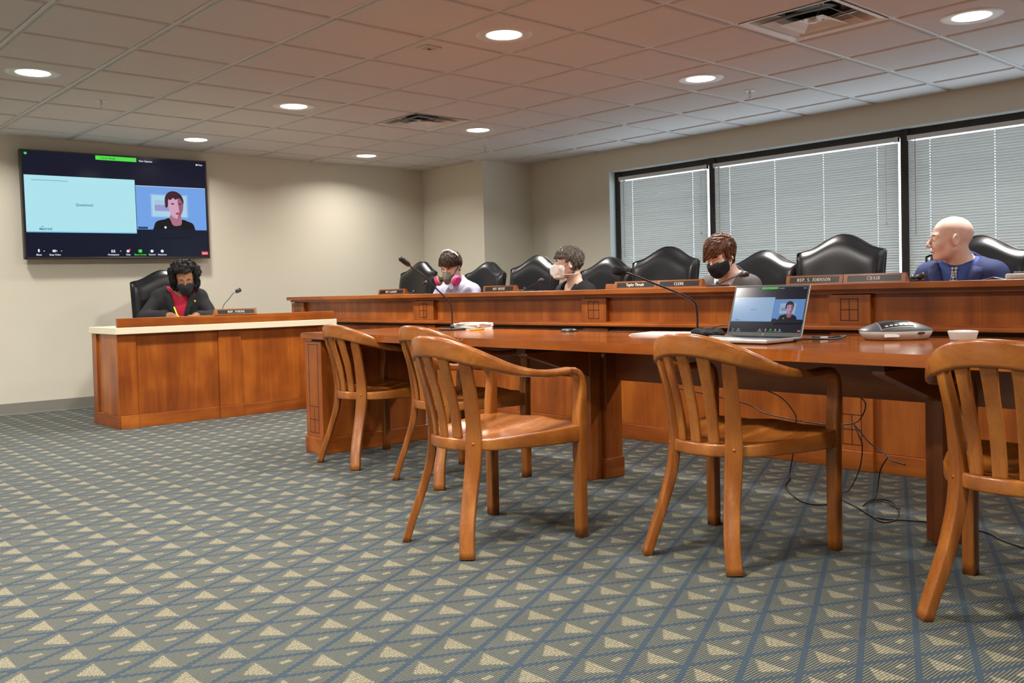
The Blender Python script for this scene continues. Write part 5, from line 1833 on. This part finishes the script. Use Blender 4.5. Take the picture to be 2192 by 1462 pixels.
    word('Share Screen', 0.596, 0.022, 0.017, 'green', (84, 220, 74), 3, bgc)
    W8 = 'white', (226, 232, 236)
    poly('mute_icon', ellipse(0.062, 0.062, 0.005, 0.016, 12), W8[0], W8[1], 3, bgc)
    rect('camera_icon', 0.130, 0.146, 0.048, 0.070, W8[0], W8[1], 3, bgc)
    poly('camera_icon', [(0.147, 0.059), (0.153, 0.068), (0.153, 0.050)], W8[0], W8[1], 3, bgc)
    for u in (0.440, 0.452):
        poly('people_icon', ellipse(u, 0.064, 0.004, 0.008, 10), W8[0], W8[1], 3, bgc)
        poly('people_icon', ellipse(u, 0.044, 0.007, 0.012, 10, 0, PI), W8[0], W8[1], 3, bgc)
    poly('chat_icon', ellipse(0.528, 0.058, 0.009, 0.014, 14), W8[0], W8[1], 3, bgc)
    poly('chat_badge', ellipse(0.537, 0.072, 0.006, 0.010, 12), 'red', (214, 60, 60), 4, bgc)
    rect('share_icon', 0.586, 0.606, 0.044, 0.074, 'green', (84, 220, 74), 3, bgc)
    poly('record_icon', ellipse(0.663, 0.058, 0.009, 0.015, 16), W8[0], W8[1], 3, bgc)
    poly('smile_icon', ellipse(0.722, 0.058, 0.009, 0.015, 16), W8[0], W8[1], 3, bgc)
    rect('leave_button', 0.958, 0.998, 0.018, 0.055, 'red', (214, 60, 60), 3, bgc)
    word('Leave', 0.978, 0.037, 0.018, 'white', (226, 232, 236), 4, bgc)
    for u in (0.088, 0.175, 0.487):
        poly('caret_icon', [(u - 0.004, 0.055), (u + 0.004, 0.055), (u, 0.065)], W8[0], W8[1], 3, bgc)
    return bgc

# ------------------------------------------------------------------ television
TVW, TVH = 1.672, 0.958
tvr = 0.0113
tv = thing('television', 'large wall-mounted television showing a video meeting with a Questions? slide', 'television', (3.0275, 8.812, 1.841))
tv.rotation_euler = (0, -tvr, 0)
MB().box(-TVW / 2, TVW / 2, 0.0, 0.045, -TVH / 2, TVH / 2, 0.004).build('cabinet', 'black_plastic', tv)
bz = 0.014
mb = MB()
mb.box(-TVW / 2, TVW / 2, -0.010, 0.006, TVH / 2 - bz * 0.8, TVH / 2, 0.003)
mb.box(-TVW / 2, TVW / 2, -0.010, 0.006, -TVH / 2, -TVH / 2 + bz * 1.3, 0.003)
mb.box(-TVW / 2, -TVW / 2 + bz, -0.010, 0.006, -TVH / 2, TVH / 2, 0.003)
mb.box(TVW / 2 - bz, TVW / 2, -0.010, 0.006, -TVH / 2, TVH / 2, 0.003)
mb.build('bezel', 'gunmetal', tv)
MB().box(-0.3, 0.3, 0.045, 0.092, -0.25, 0.25).build('wall_bracket', 'black_plastic', tv)
T = frame_mat((-TVW / 2 + bz, -0.002, -TVH / 2 + bz * 1.3), (1, 0, 0), (0, 0, 1))
meeting_screen(tv, T, TVW - 2 * bz, TVH - bz * 2.1, 1.0)

# ------------------------------------------------------------------ laptop
TZ = 0.745
lp = thing('laptop', 'open silver laptop showing the same video meeting, on the table', 'laptop', (3.255, 2.122, TZ), PI)
LW, LD, LH, TL = 0.352, 0.244, 0.222, math.radians(20)
MB().box(0.0, LD, -LW / 2, LW / 2, 0.004, 0.018, 0.004).build('base', 'silver', lp)
mb = MB()
for r in range(5):
    for k in range(14):
        x0 = 0.022 + r * 0.0195
        y0 = -0.155 + k * 0.0222
        mb.box(x0, x0 + 0.0165, y0, y0 + 0.0195, 0.0165, 0.0195)
mb.build('keyboard', 'black_plastic', lp)
MB().box(0.145, 0.225, -0.055, 0.055, 0.0175, 0.0186).build('trackpad', 'silver', lp)
MB().box(0.01, 0.23, -0.16, 0.16, 0.0, 0.004).build('rubber_feet', 'black_plastic', lp)
Tl = frame_mat((0.0, LW / 2, 0.016), (0, -1, 0), (-math.sin(TL), 0, math.cos(TL)))
Tl = Matrix.Translation((0, 0, 0)) @ Tl
# local: the laptop faces +x, so viewer-left is local +y... the display's right runs towards local +y when seen from the front
Tl = frame_mat((0.0, -LW / 2, 0.016), (0, 1, 0), (-math.sin(TL), 0, math.cos(TL)))
mb = MB()
mb.box(0, LW, 0, LH, -0.006, 0.0, 0.002)
mb.xf(Tl)
lid = mb.build('lid', 'silver', lp)
mb = MB()
mb.box(0.002, LW - 0.002, 0.002, LH - 0.002, 0.0, 0.0008)
mb.xf(Tl)
mb.build('lid_bezel', 'black_plastic', lp)
Ts = Tl @ Matrix.Translation((0.008, 0.018, 0.001))
meeting_screen(lp, Ts, LW - 0.016, LH - 0.028, 0.62, (160, 196, 238))
mb = MB()
mb.lathe([(0.0001, 0.0004), (0.005, 0.0004)], 16, cap=False)
mb.xf(Tl @ Matrix.Translation((LW / 2, 0.009, 0.001)))
mb.build('round_logo', 'chrome', lp)

# ------------------------------------------------------------------ name plates
def nameplate(text, loc, rz, width, label, height=0.048, bf=False):
    """local x = along the plate (viewer's right), y = outward"""
    t = thing('nameplate', label, 'nameplate', loc, rz, 'engraved nameplates')
    mb = MB()
    mb.prism([(0.0, 0.0), (-0.010, height), (-0.026, height), (-0.048, 0.0)], 'x', -width / 2, width / 2)
    mb.build('holder', 'honeyx', t)
    tilt = math.atan2(0.010, height)
    T = frame_mat((0, -0.0049, height / 2), (1, 0, 0), (0, -math.sin(tilt), math.cos(tilt)))
    # outward of that frame is -y, so turn it round
    T = frame_mat((0, -0.005 + 0.0006, height / 2), (-1, 0, 0), (0, -math.sin(tilt), math.cos(tilt)))
    pm = MB()
    pw, ph = width - 0.046, height * 0.64
    pm.box(-pw / 2, pw / 2, -ph / 2, ph / 2, -0.002, 0.0009)
    pm.xf(T)
    pm.build('plate', 'plate', t)
    hgt = ph * 0.56
    if bf:
        me = text_mesh(text, hgt * 1.5, 'CENTER', 0.0006)
        me.transform(T @ Matrix.Translation((0, 0, 0.0014)))
        link('lettering', me, 'letter', t)
    else:
        wm, wd = serif_word(text, hgt)
        wm.xf(T @ Matrix.Translation((0, 0, 0.0013)))
        wm.build('lettering', 'letter', t)
    return t
# outward -x on the committee desk: local y -> -x  means rz = +90 deg ; local -x is the viewer's right
for txt, y, wdt, lab, bf in (('REP. LaGRAND', 6.645, 0.40, 'nameplate farthest left on the committee desk, by the empty chair', False),
                             ('REP. BRIXIE', 5.225, 0.365, 'nameplate between the respirator man and the grey-haired person', False),
                             ('Taylor Thrush', 3.892, 0.355, 'nameplate in mixed-case lettering left of the CLERK nameplate', True),
                             ('CLERK', 3.540, 0.345, 'wooden nameplate reading CLERK before an empty chair', False),
                             ('REP. S. JOHNSON', 2.632, 0.335, 'nameplate touching the left end of the CHAIR nameplate', False),
                             ('CHAIR', 2.295, 0.332, 'nameplate reading CHAIR in front of the tall empty chair', False)):
    nameplate(txt, (4.53, y, 0.970), PI / 2, wdt, lab, bf=bf)
nameplate('REP. YOUNG', (3.338, 7.124, 0.838), PI, 0.36, 'nameplate standing on the low side desk by the television')
t = thing('spare_nameplate_holder', 'blank wooden nameplate holder tucked behind the mixed-case nameplate', 'nameplate', (4.60, 4.04, 0.970), PI / 2)
MB().prism([(0.0, 0.0), (-0.008, 0.036), (-0.022, 0.036), (-0.04, 0.0)], 'x', -0.17, 0.17).build('holder', 'honeyx', t)

# ------------------------------------------------------------------ microphones
def gooseneck(label, base, pts, hl, hr, rr=0.004, plate=None, foam=False, group='gooseneck microphones'):
    t = thing('gooseneck_microphone', label, 'microphone', base, 0, group)
    B = Vector(base)
    P = [Vector(p) - B for p in pts]
    sp = [Vector(v) for v in smooth_path([tuple(p) for p in P], 6)]
    MB().tube(sp, rr, 8).build('gooseneck', 'black_plastic', t)
    d = (sp[-1] - sp[-3]).normalized()
    h0 = sp[-1] - d * 0.004
    mb = MB()
    mb.tube([h0, h0 + d * hl * 0.15, h0 + d * hl * 0.5, h0 + d * hl * 0.92, h0 + d * hl], [rr * 1.2, hr * 0.85, hr, hr * 0.98, hr * 0.6], 14)
    mb.build('mic_head', 'black_foam' if foam else 'black_plastic', t)
    if plate:
        w, dd = plate
        MB().box(-w / 2, w / 2, -dd / 2, dd / 2, 0.0, 0.012, 0.004).build('base', 'black_plastic', t)
        MB().lathe([(0.014, 0.010), (0.012, 0.022), (rr * 1.5, 0.034)], 14).build('collar', 'black_plastic', t)
    return t
m1 = gooseneck('tall gooseneck microphone on the left part of the table, beside the papers', (3.43, 4.39, TZ),
               [(3.43, 4.39, TZ + 0.02), (3.43, 4.39, 0.863), (3.41, 4.39, 0.918), (3.325, 4.40, 0.998), (3.235, 4.40, 1.075), (3.165, 4.40, 1.115), (3.135, 4.40, 1.135)], 0.085, 0.017, 0.0048, (0.13, 0.10))
MB().lathe([(0.009, 0.012), (0.009, 0.0155)], 12, (-0.045, -0.02, 0)).build('button', newmat('red_button', s2l((150, 24, 20)), 0.4), m1)
m2 = gooseneck('long low gooseneck microphone stretching left from beside the laptop', (3.46, 2.60, TZ),
               [(3.46, 2.60, TZ + 0.02), (3.458, 2.60, 0.855), (3.43, 2.60, 0.905), (3.30, 2.60, 0.950), (3.17, 2.60, 0.985), (3.01, 2.60, 1.028), (2.965, 2.60, 1.037)], 0.075, 0.019, 0.0052, (0.13, 0.10), True)
gooseneck('small gooseneck microphone beside the nameplate on the side desk', (3.39, 7.50, 0.768),
          [(3.385, 7.50, 0.78), (3.395, 7.50, 0.90), (3.45, 7.50, 0.966), (3.488, 7.50, 1.010), (3.515, 7.50, 1.025)], 0.052, 0.019, 0.003, (0.11, 0.10))
gooseneck('small gooseneck microphone in front of the far left executive chair', (4.75, 6.62, 0.970), [(4.75, 6.62, 0.98), (4.75, 6.58, 1.000), (4.75, 6.50, 1.035), (4.75, 6.47, 1.048)], 0.06, 0.018, 0.003, (0.10, 0.10))
gooseneck('small gooseneck microphone right of the respirator man, before the grey-haired person', (4.70, 5.12, 0.970), [(4.70, 5.12, 0.978), (4.70, 5.07, 1.00), (4.70, 4.99, 1.028), (4.70, 4.965, 1.036)], 0.055, 0.018, 0.003, (0.10, 0.10))
gooseneck('small gooseneck microphone in front of the auburn-haired person', (4.70, 3.375, 0.970), [(4.70, 3.375, 0.978), (4.70, 3.32, 1.003), (4.70, 3.24, 1.028), (4.70, 3.215, 1.033)], 0.065, 0.017, 0.0035, (0.11, 0.10))
gooseneck('short gooseneck microphone at the bald man\'s elbow, only its head showing', (4.74, 2.19, 0.970), [(4.74, 2.19, 0.976), (4.74, 2.185, 0.982), (4.74, 2.175, 0.986)], 0.06, 0.016, 0.003, (0.10, 0.09))

# ------------------------------------------------------------------ table clutter
def paper_stack(label, loc, rz, n, w, d, jitter, th=0.004):
    t = thing('paper_stack', label, 'papers', loc, rz)
    rng = random.Random(n * 7)
    z = 0.0
    for k in range(n):
        mb = MB()
        mb.box(-w / 2, w / 2, -d / 2, d / 2, 0, th * 0.9)
        o = mb.build('sheaf', 'paper', t, (rng.uniform(-jitter, jitter), rng.uniform(-jitter, jitter), z), (0, 0, rng.uniform(-0.25, 0.25)))
        z += th
    return t
pp = paper_stack('untidy stack of white papers behind the left table microphone', (3.572, 4.365, TZ), 0.2, 7, 0.145, 0.20, 0.006, 0.0055)
mb = MB()
mb.add([(-0.10, -0.11, 0.0), (0.10, -0.10, 0.0), (0.10, 0.07, 0.0), (-0.09, 0.09, 0.006), (-0.10, -0.11, 0.003), (0.10, -0.10, 0.003), (0.10, 0.07, 0.003), (-0.09, 0.09, 0.009)], [(0, 1, 2, 3), (4, 5, 6, 7), (0, 1, 5, 4), (1, 2, 6, 5), (2, 3, 7, 6), (3, 0, 4, 7)])
mb.xf(Matrix.Scale(0.72, 4))
mb.build('top_sheet', 'paper', pp, (0, 0, 7 * 0.0055), (0, 0, 0.3))
t = thing('pencil', 'yellow pencil lying in front of the white papers', 'pencil', (3.50, 4.235, TZ + 0.0042), math.radians(20))
mb = MB()
mb.tube([(-0.09, 0, 0), (0.07, 0, 0)], 0.004, 6, False)
mb.build('shaft', 'pencil', t)
MB().tube([(0.07, 0, 0), (0.088, 0, 0)], [0.004, 0.0006], 6).build('tip', 'filter_rim', t)
t = thing('paper_sheet', 'short stack of white paper lying left of the laptop', 'papers', (3.48, 2.80, TZ), 0.15)
for k in range(3):
    MB().box(-0.108, 0.108, -0.14, 0.14, 0, 0.003).build('sheet', 'paper', t, (0.004 * k, -0.003 * k, 0.0032 * k), (0, 0, 0.05 * k))
t = thing('boundary_microphone', 'flat black tabletop microphone puck with a cord in the middle of the table', 'microphone', (3.545, 3.515, TZ))
mb = MB()
mb.lathe([(0.042, 0.0), (0.045, 0.006), (0.040, 0.012), (0.030, 0.016), (0.001, 0.018)], 24, cap=False)
mb.build('body', 'black_plastic', t)
MB().lathe([(0.046, 0.0), (0.047, 0.004), (0.044, 0.007)], 24).build('foot_ring', 'black_plastic', t)
cp = [(0.03, -0.03, 0.004), (0.05, -0.12, 0.003), (0.045, -0.25, 0.003), (0.06, -0.38, 0.003), (0.04, -0.47, 0.003)]
MB().tube([tuple(v) for v in smooth_path(cp, 6)], 0.0025, 6).build('cord', 'cord', t)

# conference speakerphone
def dome(u, v, n=2.6):
    c, s = math.cos(v), math.sin(v)
    return (math.copysign(abs(c) ** (2 / n), c) * u, math.copysign(abs(s) ** (2 / n), s) * u)
ph = thing('conference_phone', 'low grey conference phone with a dark display on the table', 'conference phone', (3.53, 1.70, TZ), math.radians(-42))
AX, AY, NR = 0.137, 0.105, 40
def rings(spec, mat, name):
    mb = MB()
    vs, fs = [], []
    for f, z in spec:
        for k in range(NR):
            x, y = dome(f, 2 * PI * k / NR, 2.5)
            vs.append((x * AX, y * AY, z))
    for j in range(len(spec) - 1):
        for k in range(NR):
            l = (k + 1) % NR
            fs.append((j * NR + k, j * NR + l, (j + 1) * NR + l, (j + 1) * NR + k))
    fs.append(tuple(range(NR))[::-1])
    fs.append(tuple(range((len(spec) - 1) * NR, len(spec) * NR)))
    mb.add(vs, fs, True)
    return mb.build(name, mat, ph)
rings([(0.80, 0.0), (0.86, 0.004), (0.94, 0.020), (0.985, 0.0355)], 'grey_plastic', 'base')
rings([(0.985, 0.0355), (1.0, 0.037), (0.99, 0.0385), (0.90, 0.045), (0.75, 0.0545), (0.55, 0.0645), (0.3, 0.0715), (0.05, 0.0735)], 'steel_blue', 'shell')
def zs(r):
    S_ = [(1.0, 0.037), (0.99, 0.0385), (0.90, 0.045), (0.75, 0.0545), (0.55, 0.0645), (0.3, 0.0715), (0.0, 0.0735)]
    for (r0, z0), (r1, z1) in zip(S_, S_[1:]):
        if r1 <= r <= r0: return z0 + (z1 - z0) * (r0 - r) / (r0 - r1)
    return 0.0735
def patch(u0, u1, v0, v1, off, skew=0.25):
    mb = MB()
    n = 10
    vs = []
    for j in range(n + 1):
        for i in range(n + 1):
            v = v0 + (v1 - v0) * j / n
            cx = (u0 + u1) / 2
            u = cx + (u0 + (u1 - u0) * i / n - cx) * (1 - skew * j / n)
            rr_ = (abs(u) ** 2.5 + abs(v) ** 2.5) ** (1 / 2.5)
            vs.append((u * AX, v * AY, zs(min(rr_, 1.0)) + off))
    mb.add(vs, [(j * (n + 1) + i, j * (n + 1) + i + 1, (j + 1) * (n + 1) + i + 1, (j + 1) * (n + 1) + i) for j in range(n) for i in range(n)], True)
    return mb
patch(-0.66, 0.34, -0.82, 0.25, 0.0012).build('panel_rim', 'silver', ph)
patch(-0.62, 0.30, -0.78, 0.21, 0.0020).build('display', newmat('dark_glossy_display', (0.02, 0.022, 0.026), 0.15), ph)
for k in range(6):
    u = -0.50 + k * 0.13
    patch(u, u + 0.085, -0.73, -0.64, 0.0028, 0.0).build('button', 'grey_plastic', ph)
MB().box(-0.082, -0.025, -0.0985, -0.0955, 0.014, 0.026).build('asset_label', 'paper', ph)
MB().box(0.045, 0.072, -0.0985, -0.0955, 0.024, 0.031).build('port', 'black_plastic', ph)
pk = thing('speaker_puck', 'small white round wireless microphone with a blue light beside the conference phone', 'microphone', (3.56, 1.455, TZ))
mb = MB()
mb.lathe([(0.042, 0.0), (0.044, 0.004), (0.045, 0.006), (0.052, 0.030), (0.053, 0.034), (0.050, 0.036)], 32)
mb.build('body', 'white_plastic', pk)
MB().lathe([(0.050, 0.0355), (0.03, 0.038), (0.001, 0.0385)], 32, cap=False).build('top', 'grey_plastic', pk)
MB().lathe([(0.0035, 0.0372), (0.003, 0.0395), (0.0001, 0.0400)], 12, (-0.038, -0.018, 0), cap=False).build('status_light', newmat('blue_led', (0.1, 0.3, 0.9), 0.3, emit=(0.15, 0.5, 1.0), es=8), pk)

# soft black pouch, cables and adapters around the second microphone
t = thing('cable_pouch', 'crumpled black cloth pouch at the foot of the microphone beside the laptop', 'pouch', (3.42, 2.53, TZ))
rsn = np.random.RandomState(5)
def lump(p):
    d = ell(p, (0, 0, 0.016), (0.055, 0.075, 0.020))
    d = smin(d, ell(p, (0.01, -0.05, 0.012), (0.04, 0.045, 0.015)), 0.02)
    d = d + 0.004 * np.sin(p[:, 0] * 90 + p[:, 1] * 60) + 0.003 * np.sin(p[:, 1] * 110 - p[:, 0] * 40)
    return np.maximum(d, 0.0005 - p[:, 2])
link('cloth', net_mesh('cloth', lump, (-0.09, -0.13, -0.01), (0.09, 0.11, 0.06), 0.006), 'suit_black', t)
def cord(label, pts, r=0.0028, mat='cord', extra=None):
    sp = smooth_path(pts, 6)
    mb = MB()
    mb.tube([tuple(v) for v in sp], r, 6)
    o = mb.build('cable', mat)
    tag(o, label, 'cable')
    return o
cord('black cable looping up behind the microphone beside the laptop', [(3.60, 2.78, TZ + 0.003), (3.60, 2.70, 0.765), (3.58, 2.62, 0.775), (3.55, 2.52, 0.79), (3.53, 2.44, 0.785), (3.50, 2.40, 0.765), (3.49, 2.42, TZ + 0.003)])
cord('short thick black cable bowed out from the laptop\'s right side', [(3.20, 1.945, TZ + 0.009), (3.25, 1.90, TZ + 0.012), (3.36, 1.86, TZ + 0.006), (3.48, 1.88, TZ + 0.012), (3.52, 1.93, TZ + 0.006), (3.46, 1.97, TZ + 0.004), (3.38, 2.00, TZ + 0.004)], 0.004)
cord('grey cable lying between the black pouch and the laptop', [(3.38, 2.48, TZ + 0.004), (3.36, 2.42, TZ + 0.006), (3.37, 2.36, TZ + 0.004), (3.40, 2.30, TZ + 0.004), (3.42, 2.22, TZ + 0.004)], 0.004, 'grey_cord')
t = thing('usb_adapter', 'small dark video adapter behind the laptop\'s right edge', 'adapter', (3.40, 1.955, TZ))
MB().box(-0.025, 0.025, -0.018, 0.018, 0.0, 0.014, 0.003).build('body', 'black_plastic', t)
MB().box(-0.022, 0.022, -0.028, -0.018, 0.002, 0.012, 0.001).build('plug', 'white_plastic', t)

# ------------------------------------------------------------------ cables under the table
cord('thin black cable sagging across behind the armchair in front of the laptop', [(3.62, 2.90, 0.48), (4.0, 2.74, 0.375), (4.0, 2.59, 0.328), (4.0, 2.41, 0.31), (4.0, 2.27, 0.304), (4.0, 2.135, 0.321), (4.0, 2.087, 0.361), (3.9, 2.022, 0.44), (3.62, 1.95, 0.52)], 0.003)
cord('thin black cable hanging from the table in a long loop to the carpet', [(3.62, 2.50, 0.53), (3.9, 2.467, 0.44), (4.0, 2.44, 0.35), (4.02, 2.44, 0.29), (4.12, 2.52, 0.12), (4.15, 2.56, 0.01), (4.05, 2.50, 0.004), (3.87, 2.41, 0.004), (3.68, 2.22, 0.004), (3.65, 2.13, 0.004), (3.70, 2.09, 0.004)], 0.003)
cord('thin black cable dropping to the carpet by the inlaid desk post', [(4.0, 2.13, 0.322), (3.99, 2.10, 0.27), (4.0, 2.089, 0.219), (4.0, 2.105, 0.11), (3.98, 2.15, 0.01), (3.93, 2.18, 0.004), (3.86, 2.14, 0.004)], 0.003)
cord('thin black cable running to the right-hand table pedestal', [(4.0, 2.134, 0.325), (4.0, 2.054, 0.24), (3.95, 1.949, 0.200), (3.8, 1.86, 0.21), (3.60, 1.70, 0.24)], 0.003)
cord('black cable coiled in loops on the carpet beside the right-hand table pedestal', [(3.96, 1.95, 0.19), (3.99, 2.0, 0.12), (3.97, 2.01, 0.01), (3.87, 1.99, 0.004), (3.77, 1.97, 0.004), (3.87, 1.985, 0.006), (3.94, 1.944, 0.004), (3.81, 1.833, 0.004), (3.645, 1.761, 0.004), (3.558, 1.775, 0.004), (3.66, 1.884, 0.005), (3.806, 1.963, 0.008), (3.88, 1.93, 0.008), (3.80, 1.82, 0.008)], 0.003)
cord('black cable trailing over the carpet towards the right edge of the picture', [(3.824, 2.104, 0.004), (3.733, 1.982, 0.004), (3.608, 1.828, 0.004), (3.645, 1.733, 0.004), (3.70, 1.58, 0.004), (3.674, 1.424, 0.004), (3.60, 1.34, 0.004), (3.547, 1.245, 0.004), (3.45, 1.05, 0.004)], 0.003)

# things on the committee desk at the right edge, pen of the writing woman
t = thing('desk_device', 'grey device lying on the committee desk at the right edge of the picture', 'device', (4.62, 1.58, 0.970))
MB().box(-0.07, 0.07, -0.09, 0.09, 0.0, 0.026, 0.008).build('body', 'grey_plastic', t)
MB().box(-0.05, 0.03, -0.06, 0.06, 0.026, 0.034, 0.003).build('top', 'steel_blue', t)
t = thing('folded_paper', 'small folded white paper beside the grey device at the right edge', 'papers', (4.56, 1.72, 0.970), 0.3)
MB().prism([(-0.05, 0.0), (0.0, 0.012), (0.05, 0.0), (0.05, 0.001), (0.0, 0.013), (-0.05, 0.001)], 'x', -0.06, 0.06).build('sheet', 'paper', t)
t = thing('yellow_pen', 'yellow pen in the writing hand of the woman at the side desk', 'pen', (3.035, 7.615, 0.845))
MB().tube([(0.022, -0.02, -0.06), (-0.012, 0.0, 0.055)], 0.006, 8).build('barrel', 'yellow', t)
MB().tube([(-0.012, 0.0, 0.055), (-0.015, 0.002, 0.066)], [0.0065, 0.005], 8).build('cap', 'yellow', t)
t = thing('notepad', 'white notepad on the side desk under the writing hand', 'notepad', (3.10, 7.58, 0.768), 0.2)
MB().box(-0.11, 0.11, -0.14, 0.14, 0.0, 0.012, 0.001).build('pages', 'paper', t)
